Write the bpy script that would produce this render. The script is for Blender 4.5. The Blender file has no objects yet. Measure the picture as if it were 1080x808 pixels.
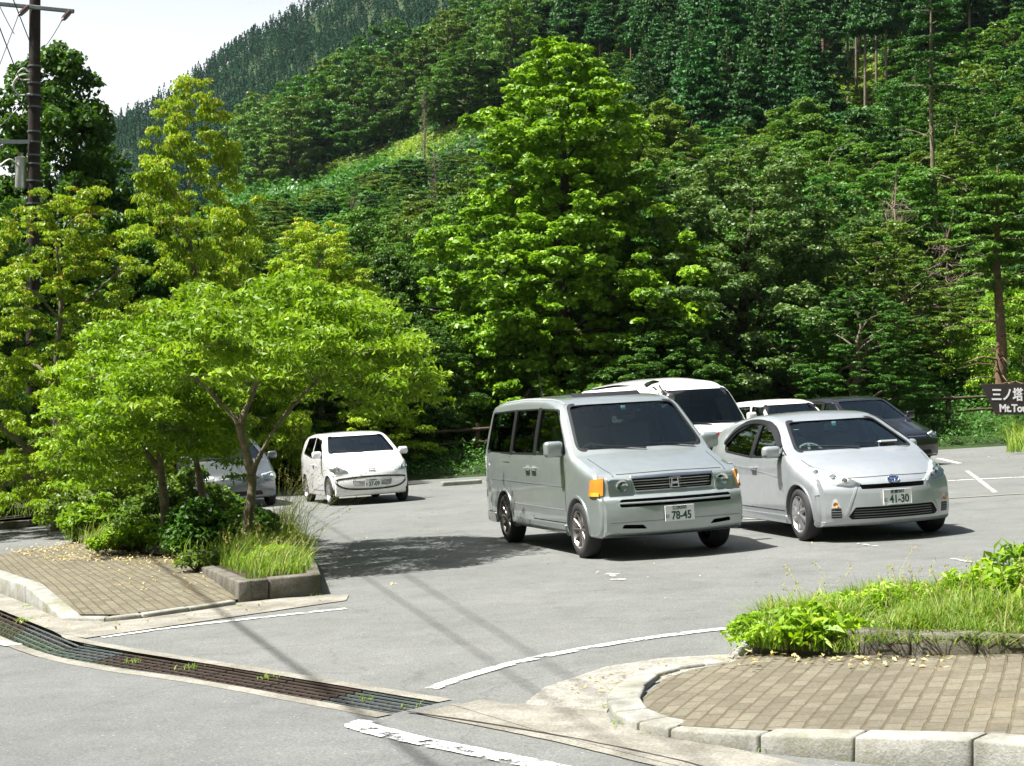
import bpy, bmesh, math, random
import numpy as np
from mathutils import Vector, Matrix
from mathutils.bvhtree import BVHTree
from mathutils.geometry import intersect_line_plane
scene = bpy.context.scene
COL = scene.collection
R = math.radians
# ------------------------------------------------------------------ camera, world, sun, exposure
K = 0.0583                      # the lot rises gently towards the right
CAM_H = 1.58
F = 1625.0                      # focal length in pixels of a 1080 wide picture
HZ = 440.0
cam_d = bpy.data.cameras.new('camera')
cam = bpy.data.objects.new('camera', cam_d)
COL.objects.link(cam)
scene.camera = cam
cam_d.sensor_width = 36
cam_d.lens = F / 1080 * 36
cam_d.clip_start = .1
cam_d.clip_end = 4000
PITCH = math.atan((HZ - 404) / F)
cam.location = (0, 0, CAM_H)
cam.rotation_euler = (math.pi / 2 + PITCH, 0, 0)

SUN_EL, SUN_AZ = R(61), R(13)   # azimuth: from the left, turned a little towards the camera
SUN = Vector((-math.cos(SUN_EL) * math.cos(SUN_AZ), -math.cos(SUN_EL) * math.sin(SUN_AZ), math.sin(SUN_EL)))
world = bpy.data.worlds.new('World')
scene.world = world
world.use_nodes = True
wn = world.node_tree
wn.nodes.clear()
sky = wn.nodes.new('ShaderNodeTexSky')
sky.sky_type = 'NISHITA'
sky.sun_disc = False
sky.sun_elevation = SUN_EL
sky.sun_rotation = math.atan2(SUN.x, SUN.y)
sky.air_density = 1.0
sky.dust_density = 6.0
sky.ozone_density = 1.0
bg = wn.nodes.new('ShaderNodeBackground')
bg.inputs['Strength'].default_value = .052
wo = wn.nodes.new('ShaderNodeOutputWorld')
# humid summer air whitens the sky towards the horizon
tcw = wn.nodes.new('ShaderNodeTexCoord'); sxyz = wn.nodes.new('ShaderNodeSeparateXYZ')
wn.links.new(tcw.outputs['Generated'], sxyz.inputs[0])
mrw = wn.nodes.new('ShaderNodeMapRange'); mrw.interpolation_type = 'SMOOTHSTEP'
mrw.inputs[1].default_value = .02; mrw.inputs[2].default_value = .5; mrw.inputs[3].default_value = .8; mrw.inputs[4].default_value = .0
wn.links.new(sxyz.outputs['Z'], mrw.inputs[0])
mxw = wn.nodes.new('ShaderNodeMix'); mxw.data_type = 'RGBA'
wn.links.new(mrw.outputs[0], mxw.inputs[0]); wn.links.new(sky.outputs[0], mxw.inputs[6]); mxw.inputs[7].default_value = (14.5, 14.7, 14.6, 1)
wn.links.new(mxw.outputs[2], bg.inputs[0])
wn.links.new(bg.outputs[0], wo.inputs[0])
sl = bpy.data.lights.new('sun', 'SUN')
sl.energy = 5.0
sl.angle = R(.53)
sl.color = (1, .975, .93)
so = bpy.data.objects.new('sun', sl)
COL.objects.link(so)
so.rotation_euler = (-SUN).to_track_quat('-Z', 'Y').to_euler()
so.location = SUN * 60
scene.view_settings.view_transform = 'Standard'
scene.view_settings.look = 'None'
scene.view_settings.gamma = 1
scene.view_settings.exposure = 1.3
scene.view_settings.use_curve_mapping = False
scene.cycles.max_bounces = 7
scene.cycles.diffuse_bounces = 3
scene.cycles.transparent_max_bounces = 10
scene.cycles.use_denoising = True
scene.cycles.sample_clamp_indirect = 6

# ------------------------------------------------------------------ helpers
def lotz(x, y=0):
    return K * x
def ray(px, py):
    a = PITCH
    u, v = (px - 540) / F, (404 - py) / F
    return Vector((u, math.cos(a) - v * math.sin(a), math.sin(a) + v * math.cos(a)))
def G(px, py, h=0.0):
    """the spot of the sloping lot that lies at this place of the photograph, h above it"""
    d = ray(px, py)
    t = (K * 0 + h - CAM_H) / (d.z - K * d.x)
    return Vector((d.x * t, d.y * t, CAM_H + d.z * t))
def at(px, py, Y):
    d = ray(px, py)
    t = Y / d.y
    return Vector((d.x * t, Y, CAM_H + d.z * t))

def tag(o, label=None, cat=None, group=None, kind=None):
    if label: o['label'] = label
    if cat: o['category'] = cat
    if group: o['group'] = group
    if kind: o['kind'] = kind
    return o
def empty(name, loc=(0, 0, 0), mat=None):
    o = bpy.data.objects.new(name, None)
    o.empty_display_size = .2
    COL.objects.link(o)
    if mat is not None: o.matrix_world = mat
    else: o.location = loc
    return o
def link(name, me, parent=None, mats=None, loc=None):
    if mats is not None:
        me.materials.clear()
        for m in (mats if isinstance(mats, (list, tuple)) else [mats]): me.materials.append(m)
    o = bpy.data.objects.new(name, me)
    COL.objects.link(o)
    if parent is not None: o.parent = parent
    if loc is not None: o.location = loc
    return o
def smooth(me, ang=35):
    me.polygons.foreach_set('use_smooth', [True] * len(me.polygons))
    me.update()
    try: me.set_sharp_from_angle(angle=R(ang))
    except Exception: pass
def mesh_np(name, verts, faces, tint=None, sm=False):
    """verts (n,3), faces (m,k) array; tint: value per face"""
    me = bpy.data.meshes.new(name)
    verts = np.asarray(verts, dtype=np.float32)
    faces = np.asarray(faces, dtype=np.int32)
    k = faces.shape[1]
    me.vertices.add(len(verts)); me.vertices.foreach_set('co', verts.ravel())
    me.loops.add(faces.size); me.loops.foreach_set('vertex_index', faces.ravel())
    me.polygons.add(len(faces))
    me.polygons.foreach_set('loop_start', np.arange(0, faces.size, k, dtype=np.int32))
    me.polygons.foreach_set('loop_total', np.full(len(faces), k, dtype=np.int32))
    if sm: me.polygons.foreach_set('use_smooth', np.ones(len(faces), dtype=bool))
    if tint is not None:
        a = me.attributes.new('tint', 'FLOAT', 'FACE')
        a.data.foreach_set('value', np.asarray(tint, dtype=np.float32))
    me.update(calc_edges=True)
    return me
class MB:
    """collects simple shapes for one mesh"""
    def __init__(s): s.v = []; s.f = []
    def add(s, vs, fs):
        n = len(s.v); s.v += [tuple(v) for v in vs]; s.f += [tuple(i + n for i in f) for f in fs]; return s
    def box(s, c, d, m=None):
        x, y, z = d[0] / 2, d[1] / 2, d[2] / 2
        vs = [Vector((a * x, b * y, e * z)) for a in (-1, 1) for b in (-1, 1) for e in (-1, 1)]
        if m is not None: vs = [m @ v for v in vs]
        vs = [v + Vector(c) for v in vs]
        return s.add(vs, [(0, 1, 3, 2), (4, 6, 7, 5), (0, 4, 5, 1), (2, 3, 7, 6), (0, 2, 6, 4), (1, 5, 7, 3)])
    def tube(s, pts, rad, n=8, caps=True):
        pts = [Vector(p) for p in pts]
        rad = rad if isinstance(rad, (list, tuple)) else [rad] * len(pts)
        rings = []
        prev = None
        for i, p in enumerate(pts):
            t = (pts[min(i + 1, len(pts) - 1)] - pts[max(i - 1, 0)]).normalized()
            if prev is None:
                a = Vector((0, 0, 1)) if abs(t.z) < .9 else Vector((1, 0, 0))
                u = t.cross(a).normalized()
            else:
                u = (prev - t * prev.dot(t)).normalized()
            prev = u
            w = t.cross(u)
            rings.append([p + (u * math.cos(2 * math.pi * k / n) + w * math.sin(2 * math.pi * k / n)) * rad[i] for k in range(n)])
        vs = [v for r_ in rings for v in r_]
        fs = [(i * n + k, i * n + (k + 1) % n, (i + 1) * n + (k + 1) % n, (i + 1) * n + k) for i in range(len(pts) - 1) for k in range(n)]
        if caps: fs += [tuple(range(n))[::-1], tuple((len(pts) - 1) * n + k for k in range(n))]
        return s.add(vs, fs)
    def lathe(s, prof, n=32, axis='Y', c=(0, 0, 0)):
        """prof: (r, h) pairs turned about the axis through c"""
        vs = []
        for k in range(n):
            a = 2 * math.pi * k / n
            for r_, h in prof:
                p = {'Y': (r_ * math.cos(a), h, r_ * math.sin(a)), 'Z': (r_ * math.cos(a), r_ * math.sin(a), h), 'X': (h, r_ * math.cos(a), r_ * math.sin(a))}[axis]
                vs.append(Vector(p) + Vector(c))
        m = len(prof)
        fs = [(k * m + i, k * m + i + 1, ((k + 1) % n) * m + i + 1, ((k + 1) % n) * m + i) for k in range(n) for i in range(m - 1)]
        return s.add(vs, fs)
    def prism(s, poly, z0, z1, slope=0.0):
        """poly in x,y; bottom and top heights, both following the slope of the lot"""
        n = len(poly)
        vs = [(p[0], p[1], z0 + slope * p[0]) for p in poly] + [(p[0], p[1], z1 + slope * p[0]) for p in poly]
        fs = [tuple(range(n))[::-1], tuple(range(n, 2 * n))] + [(i, (i + 1) % n, n + (i + 1) % n, n + i) for i in range(n)]
        return s.add(vs, fs)
    def mesh(s, name, sm=None):
        me = bpy.data.meshes.new(name)
        me.from_pydata([tuple(v) for v in s.v], [], s.f)
        bm = bmesh.new(); bm.from_mesh(me)
        bmesh.ops.recalc_face_normals(bm, faces=bm.faces)
        bm.to_mesh(me); bm.free()
        if sm: smooth(me, sm)
        return me
    def build(s, name, mat, parent=None, sm=None, loc=None):
        return link(name, s.mesh(name, sm), parent, mat, loc)
def bevel_mesh(me, w, seg=2, ang=30):
    bm = bmesh.new(); bm.from_mesh(me)
    bmesh.ops.remove_doubles(bm, verts=bm.verts, dist=1e-5)
    es = [e for e in bm.edges if len(e.link_faces) == 2 and e.calc_face_angle(0) > R(ang)]
    bmesh.ops.bevel(bm, geom=es, offset=w, segments=seg, affect='EDGES', profile=.5)
    bm.to_mesh(me); bm.free()
    return me
def fillmesh(name, loops, slope=0.0, z=0.0):
    bm = bmesh.new()
    es = []
    for lp in loops:
        vs = [bm.verts.new((p[0], p[1], z + slope * p[0])) for p in lp]
        es += [bm.edges.new((vs[i], vs[(i + 1) % len(vs)])) for i in range(len(vs))]
    bmesh.ops.triangle_fill(bm, edges=es, use_beauty=True)
    for f in bm.faces:
        if f.normal.z < 0: f.normal_flip()
    me = bpy.data.meshes.new(name)
    bm.to_mesh(me); bm.free()
    return me
def smooth_line(pts, n=6):
    """Catmull-Rom through the points"""
    pts = [Vector(p) for p in pts]
    out = []
    for i in range(len(pts) - 1):
        p0, p1, p2, p3 = pts[max(i - 1, 0)], pts[i], pts[i + 1], pts[min(i + 2, len(pts) - 1)]
        for k in range(n):
            t = k / n
            out.append(.5 * ((2 * p1) + (p2 - p0) * t + (2 * p0 - 5 * p1 + 4 * p2 - p3) * t * t + (3 * p1 - p0 - 3 * p2 + p3) * t ** 3))
    out.append(pts[-1])
    return out

# ------------------------------------------------------------------ materials
def new_mat(name):
    m = bpy.data.materials.new(name); m.use_nodes = True
    m.node_tree.nodes.clear()
    return m, m.node_tree.nodes, m.node_tree.links
def N(ns, t, **kw):
    n = ns.new('ShaderNode' + t)
    for k, v in kw.items():
        if k.startswith('i_'):
            key = k[2:]
            key = int(key) if key.isdigit() else key.replace('_', ' ')
            n.inputs[key].default_value = v
        else: setattr(n, k, v)
    return n
def ramp(ns, ls, src, stops, interp='LINEAR'):
    r_ = ns.new('ShaderNodeValToRGB'); r_.color_ramp.interpolation = interp
    e = r_.color_ramp.elements
    while len(e) < len(stops): e.new(.5)
    for q, (p, c) in zip(e, stops):
        q.position = p; q.color = (c[0], c[1], c[2], 1) if isinstance(c, (tuple, list)) else (c, c, c, 1)
    ls.new(src, r_.inputs[0])
    return r_.outputs[0]
def mixc(ns, ls, fac, a, b, mode='MIX'):
    m = ns.new('ShaderNodeMix'); m.data_type = 'RGBA'; m.blend_type = mode
    for i_, v in ((0, fac), (6, a), (7, b)):
        sock = m.inputs[i_]
        if hasattr(v, 'is_linked') or hasattr(v, 'links'): ls.new(v, sock)
        elif i_ == 0: sock.default_value = v
        else: sock.default_value = (v[0], v[1], v[2], 1) if isinstance(v, (tuple, list)) else (v, v, v, 1)
    return m.outputs[2]
def plain(name, col, rough=.6, metal=0.0, coat=0.0, spec=.5, bump=0.0, bscale=40, var=0.0, vscale=3.0, coatr=.03):
    m, ns, ls = new_mat(name)
    b = N(ns, 'BsdfPrincipled'); o = N(ns, 'OutputMaterial')
    ls.new(b.outputs[0], o.inputs[0])
    b.inputs['Base Color'].default_value = (*col, 1)
    b.inputs['Roughness'].default_value = rough
    b.inputs['Metallic'].default_value = metal
    b.inputs['Coat Weight'].default_value = coat
    b.inputs['Coat Roughness'].default_value = coatr
    b.inputs['Specular IOR Level'].default_value = spec
    tc = N(ns, 'TexCoord')
    if var:
        nz = N(ns, 'TexNoise', i_Scale=vscale, i_Detail=6.0, i_Roughness=.65); ls.new(tc.outputs['Object'], nz.inputs['Vector'])
        f = ramp(ns, ls, nz.outputs[0], [(.25, 1 - var), (.75, 1 + var * .6)])
        ls.new(mixc(ns, ls, 1.0, (*col,), f, 'MULTIPLY'), b.inputs['Base Color'])
    if bump:
        nb = N(ns, 'TexNoise', i_Scale=bscale, i_Detail=5.0); ls.new(tc.outputs['Object'], nb.inputs['Vector'])
        bp = N(ns, 'Bump', i_Strength=bump, i_Distance=.01); ls.new(nb.outputs[0], bp.inputs['Height'])
        ls.new(bp.outputs[0], b.inputs['Normal'])
    return m
def glassmat(name, tint, refl_rough=.0, ior=1.5, vis=1.0):
    m, ns, ls = new_mat(name)
    o = N(ns, 'OutputMaterial'); mx = N(ns, 'MixShader')
    t = N(ns, 'BsdfTransparent'); t.inputs[0].default_value = (*tint, 1)
    g = N(ns, 'BsdfGlossy'); g.inputs['Roughness'].default_value = refl_rough
    g.inputs['Color'].default_value = (.8, .97, .93, 1)
    fr = N(ns, 'Fresnel'); fr.inputs[0].default_value = ior
    ls.new(fr.outputs[0], mx.inputs[0]); ls.new(t.outputs[0], mx.inputs[1]); ls.new(g.outputs[0], mx.inputs[2])
    ls.new(mx.outputs[0], o.inputs[0])
    return m
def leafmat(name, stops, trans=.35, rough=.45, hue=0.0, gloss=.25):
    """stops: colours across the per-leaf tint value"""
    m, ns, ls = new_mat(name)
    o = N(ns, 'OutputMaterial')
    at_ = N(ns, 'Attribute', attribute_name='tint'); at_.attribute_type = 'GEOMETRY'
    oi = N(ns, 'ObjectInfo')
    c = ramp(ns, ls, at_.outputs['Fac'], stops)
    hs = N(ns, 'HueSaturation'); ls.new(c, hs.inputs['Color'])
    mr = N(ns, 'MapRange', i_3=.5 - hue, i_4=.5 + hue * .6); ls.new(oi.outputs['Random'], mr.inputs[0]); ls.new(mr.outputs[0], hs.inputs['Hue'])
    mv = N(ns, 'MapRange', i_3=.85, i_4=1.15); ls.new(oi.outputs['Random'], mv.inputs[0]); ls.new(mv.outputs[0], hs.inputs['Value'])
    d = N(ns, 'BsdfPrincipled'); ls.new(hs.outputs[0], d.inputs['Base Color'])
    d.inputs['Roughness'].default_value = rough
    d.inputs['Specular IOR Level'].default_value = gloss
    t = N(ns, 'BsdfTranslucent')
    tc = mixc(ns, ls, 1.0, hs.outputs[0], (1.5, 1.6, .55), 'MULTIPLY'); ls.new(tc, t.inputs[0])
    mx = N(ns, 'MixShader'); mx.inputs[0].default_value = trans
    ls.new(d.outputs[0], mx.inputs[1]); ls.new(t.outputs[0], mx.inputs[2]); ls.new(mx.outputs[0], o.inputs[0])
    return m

def asphalt(name, base, patch, speck=.35, seed=0.0):
    m, ns, ls = new_mat(name)
    o = N(ns, 'OutputMaterial'); b = N(ns, 'BsdfPrincipled'); ls.new(b.outputs[0], o.inputs[0])
    tc = N(ns, 'TexCoord'); mp = N(ns, 'Mapping'); mp.inputs['Location'].default_value = (seed, seed * 2, 0)
    ls.new(tc.outputs['Object'], mp.inputs[0]); P = mp.outputs[0]
    big = N(ns, 'TexNoise', i_Scale=.35, i_Detail=6.0, i_Roughness=.6); ls.new(P, big.inputs['Vector'])
    mid = N(ns, 'TexNoise', i_Scale=3.5, i_Detail=8.0, i_Roughness=.75); ls.new(P, mid.inputs['Vector'])
    fin = N(ns, 'TexNoise', i_Scale=70.0, i_Detail=4.0, i_Roughness=.8); ls.new(P, fin.inputs['Vector'])
    vo = N(ns, 'TexVoronoi', i_Scale=26.0); ls.new(P, vo.inputs['Vector'])
    st = N(ns, 'TexNoise', i_Scale=.9, i_Detail=9.0, i_Roughness=.72, i_Distortion=.6); ls.new(P, st.inputs['Vector'])
    c0 = mixc(ns, ls, ramp(ns, ls, big.outputs[0], [(.35, 0.), (.68, 1.)]), base, patch)
    f1 = ramp(ns, ls, mid.outputs[0], [(.2, .8), (.8, 1.2)])
    c1 = mixc(ns, ls, 1.0, c0, f1, 'MULTIPLY')
    f2 = ramp(ns, ls, fin.outputs[0], [(.28, .5), (.5, .95), (.72, 1.6)])
    c2 = mixc(ns, ls, 1.0, c1, f2, 'MULTIPLY')
    c2 = mixc(ns, ls, 1.0, c2, ramp(ns, ls, st.outputs[0], [(.30, .68), (.40, .93), (.5, 1.), (.66, 1.06)]), 'MULTIPLY')
    # scattered pale stones in the binder
    sp = N(ns, 'TexVoronoi', i_Scale=9.0); ls.new(P, sp.inputs['Vector'])
    spk = ramp(ns, ls, sp.outputs['Distance'], [(.0, .8), (.045, .7), (.07, 0.)])
    c3 = mixc(ns, ls, spk, c2, (speck, speck, speck * .97))
    # fine cracks
    ck = N(ns, 'TexVoronoi', feature='DISTANCE_TO_EDGE', i_Scale=.33)
    wz = N(ns, 'TexNoise', i_Scale=2.2, i_Detail=6.0); ls.new(P, wz.inputs['Vector'])
    ad = N(ns, 'VectorMath', operation='MULTIPLY_ADD'); ad.inputs[1].default_value = (.5, .5, .5); ls.new(wz.outputs['Color'], ad.inputs[0]); ls.new(P, ad.inputs[2])
    ls.new(ad.outputs[0], ck.inputs['Vector'])
    ckf = ramp(ns, ls, ck.outputs['Distance'], [(.0, .78), (.0025, .9), (.004, 1.)])
    c4 = mixc(ns, ls, 1.0, c3, ckf, 'MULTIPLY')
    ls.new(c4, b.inputs['Base Color'])
    b.inputs['Roughness'].default_value = .85
    b.inputs['Specular IOR Level'].default_value = .3
    bp = N(ns, 'Bump', i_Strength=.55, i_Distance=.006); ls.new(fin.outputs[0], bp.inputs['Height']); ls.new(bp.outputs[0], b.inputs['Normal'])
    return m
def stone(name, base, dark, moss=None, scale=6.0, bump=.6, speckle=.2):
    m, ns, ls = new_mat(name)
    o = N(ns, 'OutputMaterial'); b = N(ns, 'BsdfPrincipled'); ls.new(b.outputs[0], o.inputs[0])
    tc = N(ns, 'TexCoord'); P = tc.outputs['Object']
    a = N(ns, 'TexNoise', i_Scale=scale, i_Detail=9.0, i_Roughness=.7); ls.new(P, a.inputs['Vector'])
    f = N(ns, 'TexNoise', i_Scale=60.0, i_Detail=4.0, i_Roughness=.8); ls.new(P, f.inputs['Vector'])
    c = mixc(ns, ls, ramp(ns, ls, a.outputs[0], [(.36, 0.), (.62, 1.)]), dark, base)
    c = mixc(ns, ls, 1.0, c, ramp(ns, ls, f.outputs[0], [(.2, 1 - speckle * 2), (.8, 1 + speckle)]), 'MULTIPLY')
    if moss:
        g = N(ns, 'TexNoise', i_Scale=scale * .45, i_Detail=7.0, i_Roughness=.75); ls.new(P, g.inputs['Vector'])
        c = mixc(ns, ls, ramp(ns, ls, g.outputs[0], [(.5, 0.), (.68, .8)]), c, moss)
    ls.new(c, b.inputs['Base Color']); b.inputs['Roughness'].default_value = .9
    b.inputs['Specular IOR Level'].default_value = .25
    bp = N(ns, 'Bump', i_Strength=bump, i_Distance=.01)
    h = N(ns, 'Math', operation='ADD'); ls.new(a.outputs[0], h.inputs[0]); ls.new(f.outputs[0], h.inputs[1])
    ls.new(h.outputs[0], bp.inputs['Height']); ls.new(bp.outputs[0], b.inputs['Normal'])
    return m
def brickpave(name, rot, base1, base2, joint, litter):
    m, ns, ls = new_mat(name)
    o = N(ns, 'OutputMaterial'); b = N(ns, 'BsdfPrincipled'); ls.new(b.outputs[0], o.inputs[0])
    tc = N(ns, 'TexCoord'); mp = N(ns, 'Mapping'); mp.inputs['Rotation'].default_value = (0, 0, rot)
    ls.new(tc.outputs['Object'], mp.inputs[0])
    wz = N(ns, 'TexNoise', i_Scale=9.0, i_Detail=3.0); ls.new(mp.outputs[0], wz.inputs['Vector'])
    ad = N(ns, 'VectorMath', operation='MULTIPLY_ADD'); ad.inputs[1].default_value = (.018, .018, 0); ls.new(wz.outputs['Color'], ad.inputs[0]); ls.new(mp.outputs[0], ad.inputs[2])
    P = ad.outputs[0]
    # herringbone of interlocking blocks: 45 degree brick bond
    br = N(ns, 'TexBrick', offset=.5, i_Scale=1.0)
    br.inputs['Brick Width'].default_value = .18; br.inputs['Row Height'].default_value = .09
    br.inputs['Mortar Size'].default_value = .008; br.inputs['Mortar Smooth'].default_value = .25; br.inputs['Bias'].default_value = 0
    br.inputs['Color1'].default_value = (*base1, 1); br.inputs['Color2'].default_value = (*base2, 1); br.inputs['Mortar'].default_value = (*joint, 1)
    ls.new(P, br.inputs['Vector'])
    n1 = N(ns, 'TexNoise', i_Scale=2.2, i_Detail=9.0, i_Roughness=.7); ls.new(tc.outputs['Object'], n1.inputs['Vector'])
    n2 = N(ns, 'TexNoise', i_Scale=55.0, i_Detail=4.0, i_Roughness=.8); ls.new(tc.outputs['Object'], n2.inputs['Vector'])
    c = mixc(ns, ls, 1.0, br.outputs['Color'], ramp(ns, ls, n2.outputs[0], [(.2, .6), (.8, 1.35)]), 'MULTIPLY')
    c = mixc(ns, ls, 1.0, c, ramp(ns, ls, n1.outputs[0], [(.25, .72), (.75, 1.15)]), 'MULTIPLY')
    c = mixc(ns, ls, ramp(ns, ls, n1.outputs[0], [(.56, 0.), (.72, .75)]), c, litter)
    ls.new(c, b.inputs['Base Color']); b.inputs['Roughness'].default_value = .92
    b.inputs['Specular IOR Level'].default_value = .2
    inv = N(ns, 'Math', operation='MULTIPLY_ADD', i_1=-1.0); ls.new(br.outputs['Fac'], inv.inputs[0]); ls.new(n2.outputs[0], inv.inputs[2])
    bp = N(ns, 'Bump', i_Strength=.8, i_Distance=.012); ls.new(inv.outputs[0], bp.inputs['Height']); ls.new(bp.outputs[0], b.inputs['Normal'])
    return m
def wornpaint(name, col, under, wear=.45):
    m, ns, ls = new_mat(name)
    o = N(ns, 'OutputMaterial'); b = N(ns, 'BsdfPrincipled')
    tc = N(ns, 'TexCoord')
    a = N(ns, 'TexNoise', i_Scale=11.0, i_Detail=9.0, i_Roughness=.8); ls.new(tc.outputs['Object'], a.inputs['Vector'])
    f = N(ns, 'TexNoise', i_Scale=80.0, i_Detail=3.0); ls.new(tc.outputs['Object'], f.inputs['Vector'])
    ls.new(mixc(ns, ls, 1.0, (*col,), ramp(ns, ls, f.outputs[0], [(.2, .8), (.8, 1.1)]), 'MULTIPLY'), b.inputs['Base Color'])
    b.inputs['Roughness'].default_value = .8
    t = N(ns, 'BsdfTransparent'); mx = N(ns, 'MixShader')
    k = ramp(ns, ls, a.outputs[0], [(wear - .06, 0.), (wear, 1.)])
    ls.new(k, mx.inputs[0]); ls.new(t.outputs[0], mx.inputs[1]); ls.new(b.outputs[0], mx.inputs[2]); ls.new(mx.outputs[0], o.inputs[0])
    return m
M = {}
M['asphalt'] = asphalt('lot_asphalt', (.128, .134, .126), (.152, .157, .147))
M['road'] = asphalt('road_asphalt', (.118, .124, .119), (.138, .143, .137), seed=7.3)
M['concrete'] = stone('pale_concrete', (.32, .31, .265), (.19, .18, .145), None, 3.0, .7, .35)
M['kerb'] = stone('kerb_concrete', (.37, .37, .34), (.21, .21, .175), (.2, .19, .11), 4.0, .6, .22)
M['kerb_dark'] = stone('old_kerb_stone', (.2, .185, .155), (.085, .078, .06), (.09, .09, .045), 4.0, .9, .3)
M['gravel'] = stone('broken_concrete', (.42, .41, .36), (.26, .25, .21), None, 9.0, 1.0, .45)
M['soil'] = stone('soil', (.06, .05, .03), (.035, .03, .018), (.04, .05, .015), 5.0, 1.0, .3)
M['trench'] = plain('trench', (.018, .012, .01), .9)
M['rust'] = plain('rusty_steel', (.085, .062, .05), .6, .4, bump=.4, var=.4, vscale=6)
M['steel'] = plain('galvanised_steel', (.15, .175, .175), .5, .5, bump=.3, var=.35, vscale=6)
M['paint'] = wornpaint('road_paint', (.74, .74, .72), None, .50)
M['paint_faded'] = wornpaint('faded_road_paint', (.6, .6, .56), None, .53)
M['pave_l'] = brickpave('left_brick_paving', R(-112), (.19, .175, .125), (.135, .12, .085), (.11, .095, .06), (.15, .12, .05))
M['pave_r'] = brickpave('right_brick_paving', R(-70), (.195, .18, .135), (.145, .13, .095), (.13, .11, .07), (.2, .17, .11))
M['terrain'] = stone('hill_grass', (.095, .16, .03), (.05, .09, .02), (.13, .2, .045), .12, .3, .3)
M['bark'] = stone('bark', (.3, .25, .18), (.13, .105, .07), (.11, .11, .06), 7.0, 1.0, .3)
M['bark_dark'] = stone('dark_bark', (.09, .07, .05), (.045, .035, .025), None, 7.0, 1.0, .3)
M['bark_red'] = stone('cedar_bark', (.24, .16, .1), (.12, .08, .05), None, 7.0, 1.0, .3)
M['wood_post'] = stone('weathered_wood', (.22, .13, .07), (.12, .07, .04), None, 6.0, .7, .3)
M['fence_wood'] = stone('dark_fence_wood', (.12, .085, .06), (.07, .05, .035), None, 6.0, .7, .3)
M['pole'] = stone('pole_bitumen', (.05, .036, .03), (.03, .022, .02), None, 5.0, .5, .3)
# ------------------------------------------------------------------ the setting: lot, road, drain, islands
# drain grate runs: left run then the long run to the right
d_a0, d_a1 = G(-70, 612), G(-70, 640)       # far and near edge, beyond the left frame
bend_f, bend_n = G(92, 679), G(45, 690)
end_f, end_n = G(465, 741), G(408, 754)
trench = [d_a1, bend_n, end_n, end_f, bend_f, d_a0]
outer = [(-47, -11.5), (47, -11.5), (47, 43), (-47, 43)]
gm = fillmesh('ground', [outer, [(p.x, p.y) for p in trench]], K, 0)
tag(link('ground', gm, None, M['asphalt']), kind='structure')
mb = MB()
n = len(trench)
vs = [(p.x, p.y, p.z) for p in trench] + [(p.x, p.y, p.z - .3) for p in trench]
mb.add(vs, [(i, (i + 1) % n, n + (i + 1) % n, n + i) for i in range(n)] + [tuple(range(n, 2 * n))])
tag(mb.build('drain_channel', M['trench']), kind='structure')
# the road in the foreground, its surface a sheet above the lot
def sheet(name, pts, mat, z, kind='structure'):
    o = link(name, fillmesh(name, [[(p[0], p[1]) for p in pts]], K, z), None, mat)
    return tag(o, kind=kind)
rd = [G(-400, 662), G(45, 694), G(200, 715), G(410, 761), G(560, 800), G(700, 835), G(900, 900), Vector((3.2, -11, 0)), Vector((-46, -11, 0)), Vector((-46, 8, 0))]
sheet('road', rd, M['road'], .004)
def ribbon(name, line, w, mat, z, ends=0.0):
    ln = smooth_line([(p.x, p.y, 0) for p in line], 8)
    L, Rr = [], []
    rr = random.Random(len(name))
    for i, p in enumerate(ln):
        t = (ln[min(i + 1, len(ln) - 1)] - ln[max(i - 1, 0)]).normalized()
        nn = Vector((-t.y, t.x, 0))
        ww = (w[min(len(w) - 1, i * len(w) // len(ln))] if isinstance(w, (list, tuple)) else w)
        j1, j2 = rr.uniform(-.004, .004), rr.uniform(-.004, .004)
        L.append(p + nn * (ww / 2 + j1)); Rr.append(p - nn * (ww / 2 + j2))
    m_ = len(ln)
    vs = [(p.x, p.y, K * p.x + z) for p in L + Rr]
    me = bpy.data.meshes.new(name)
    me.from_pydata(vs, [], [(i, m_ + i, m_ + i + 1, i + 1) for i in range(m_ - 1)])
    return tag(link(name, me, None, mat), kind='structure')
# concrete edging along the drain
ribbon('drain_edging', [G(-70, 610), G(50, 660), G(92, 677.5), G(280, 708.5), G(470, 740)], .10, M['concrete'], .006)
ribbon('drain_edging', [G(-70, 643), G(44, 691.5), G(220, 722), G(405, 756)], .10, M['concrete'], .0065)
ribbon('gutter', [G(474, 746), G(560, 762), G(640, 778), G(760, 806), G(900, 842)], .46, M['concrete'], .006)
ribbon('gutter_crack', [G(430, 752), G(560, 772), G(700, 800), G(780, 822)], .018, M['trench'], .009)  # thin dark strip along the gutter
# painted lines
ribbon('lane_line', [G(108, 673), G(180, 663), G(230, 657), G(365, 642.5)], .085, M['paint'], .008)
ribbon('lane_line', [G(454, 727.5), G(500, 712), G(560, 696), G(650, 679), G(720, 669), G(798, 660.5)], .1, M['paint'], .008)
ribbon('road_line', [G(388, 762), G(378, 766), G(395, 772), G(440, 783), G(510, 797), G(640, 824)], [.12, .15, .15, .13, .13, .13], M['paint'], .0125)
ribbon('road_line', [G(-80, 668), G(17, 682)], .12, M['paint'], .0125)
ribbon('bay_line', [G(786, 547.5), G(832, 547)], .28, M['concrete'], .009)
ribbon('bay_line', [G(990, 484), G(1012, 489)], .12, M['paint'], .009)
ribbon('bay_line', [G(1000, 507.5), G(1060, 504.5), G(1160, 500)], .14, M['paint'], .009)
ribbon('bay_line', [G(1000, 526), G(1080, 521), G(1180, 515)], .11, M['concrete'], .010)
ribbon('bay_line', [G(350, 534), G(440, 527)], .16, M['concrete'], .009)
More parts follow.
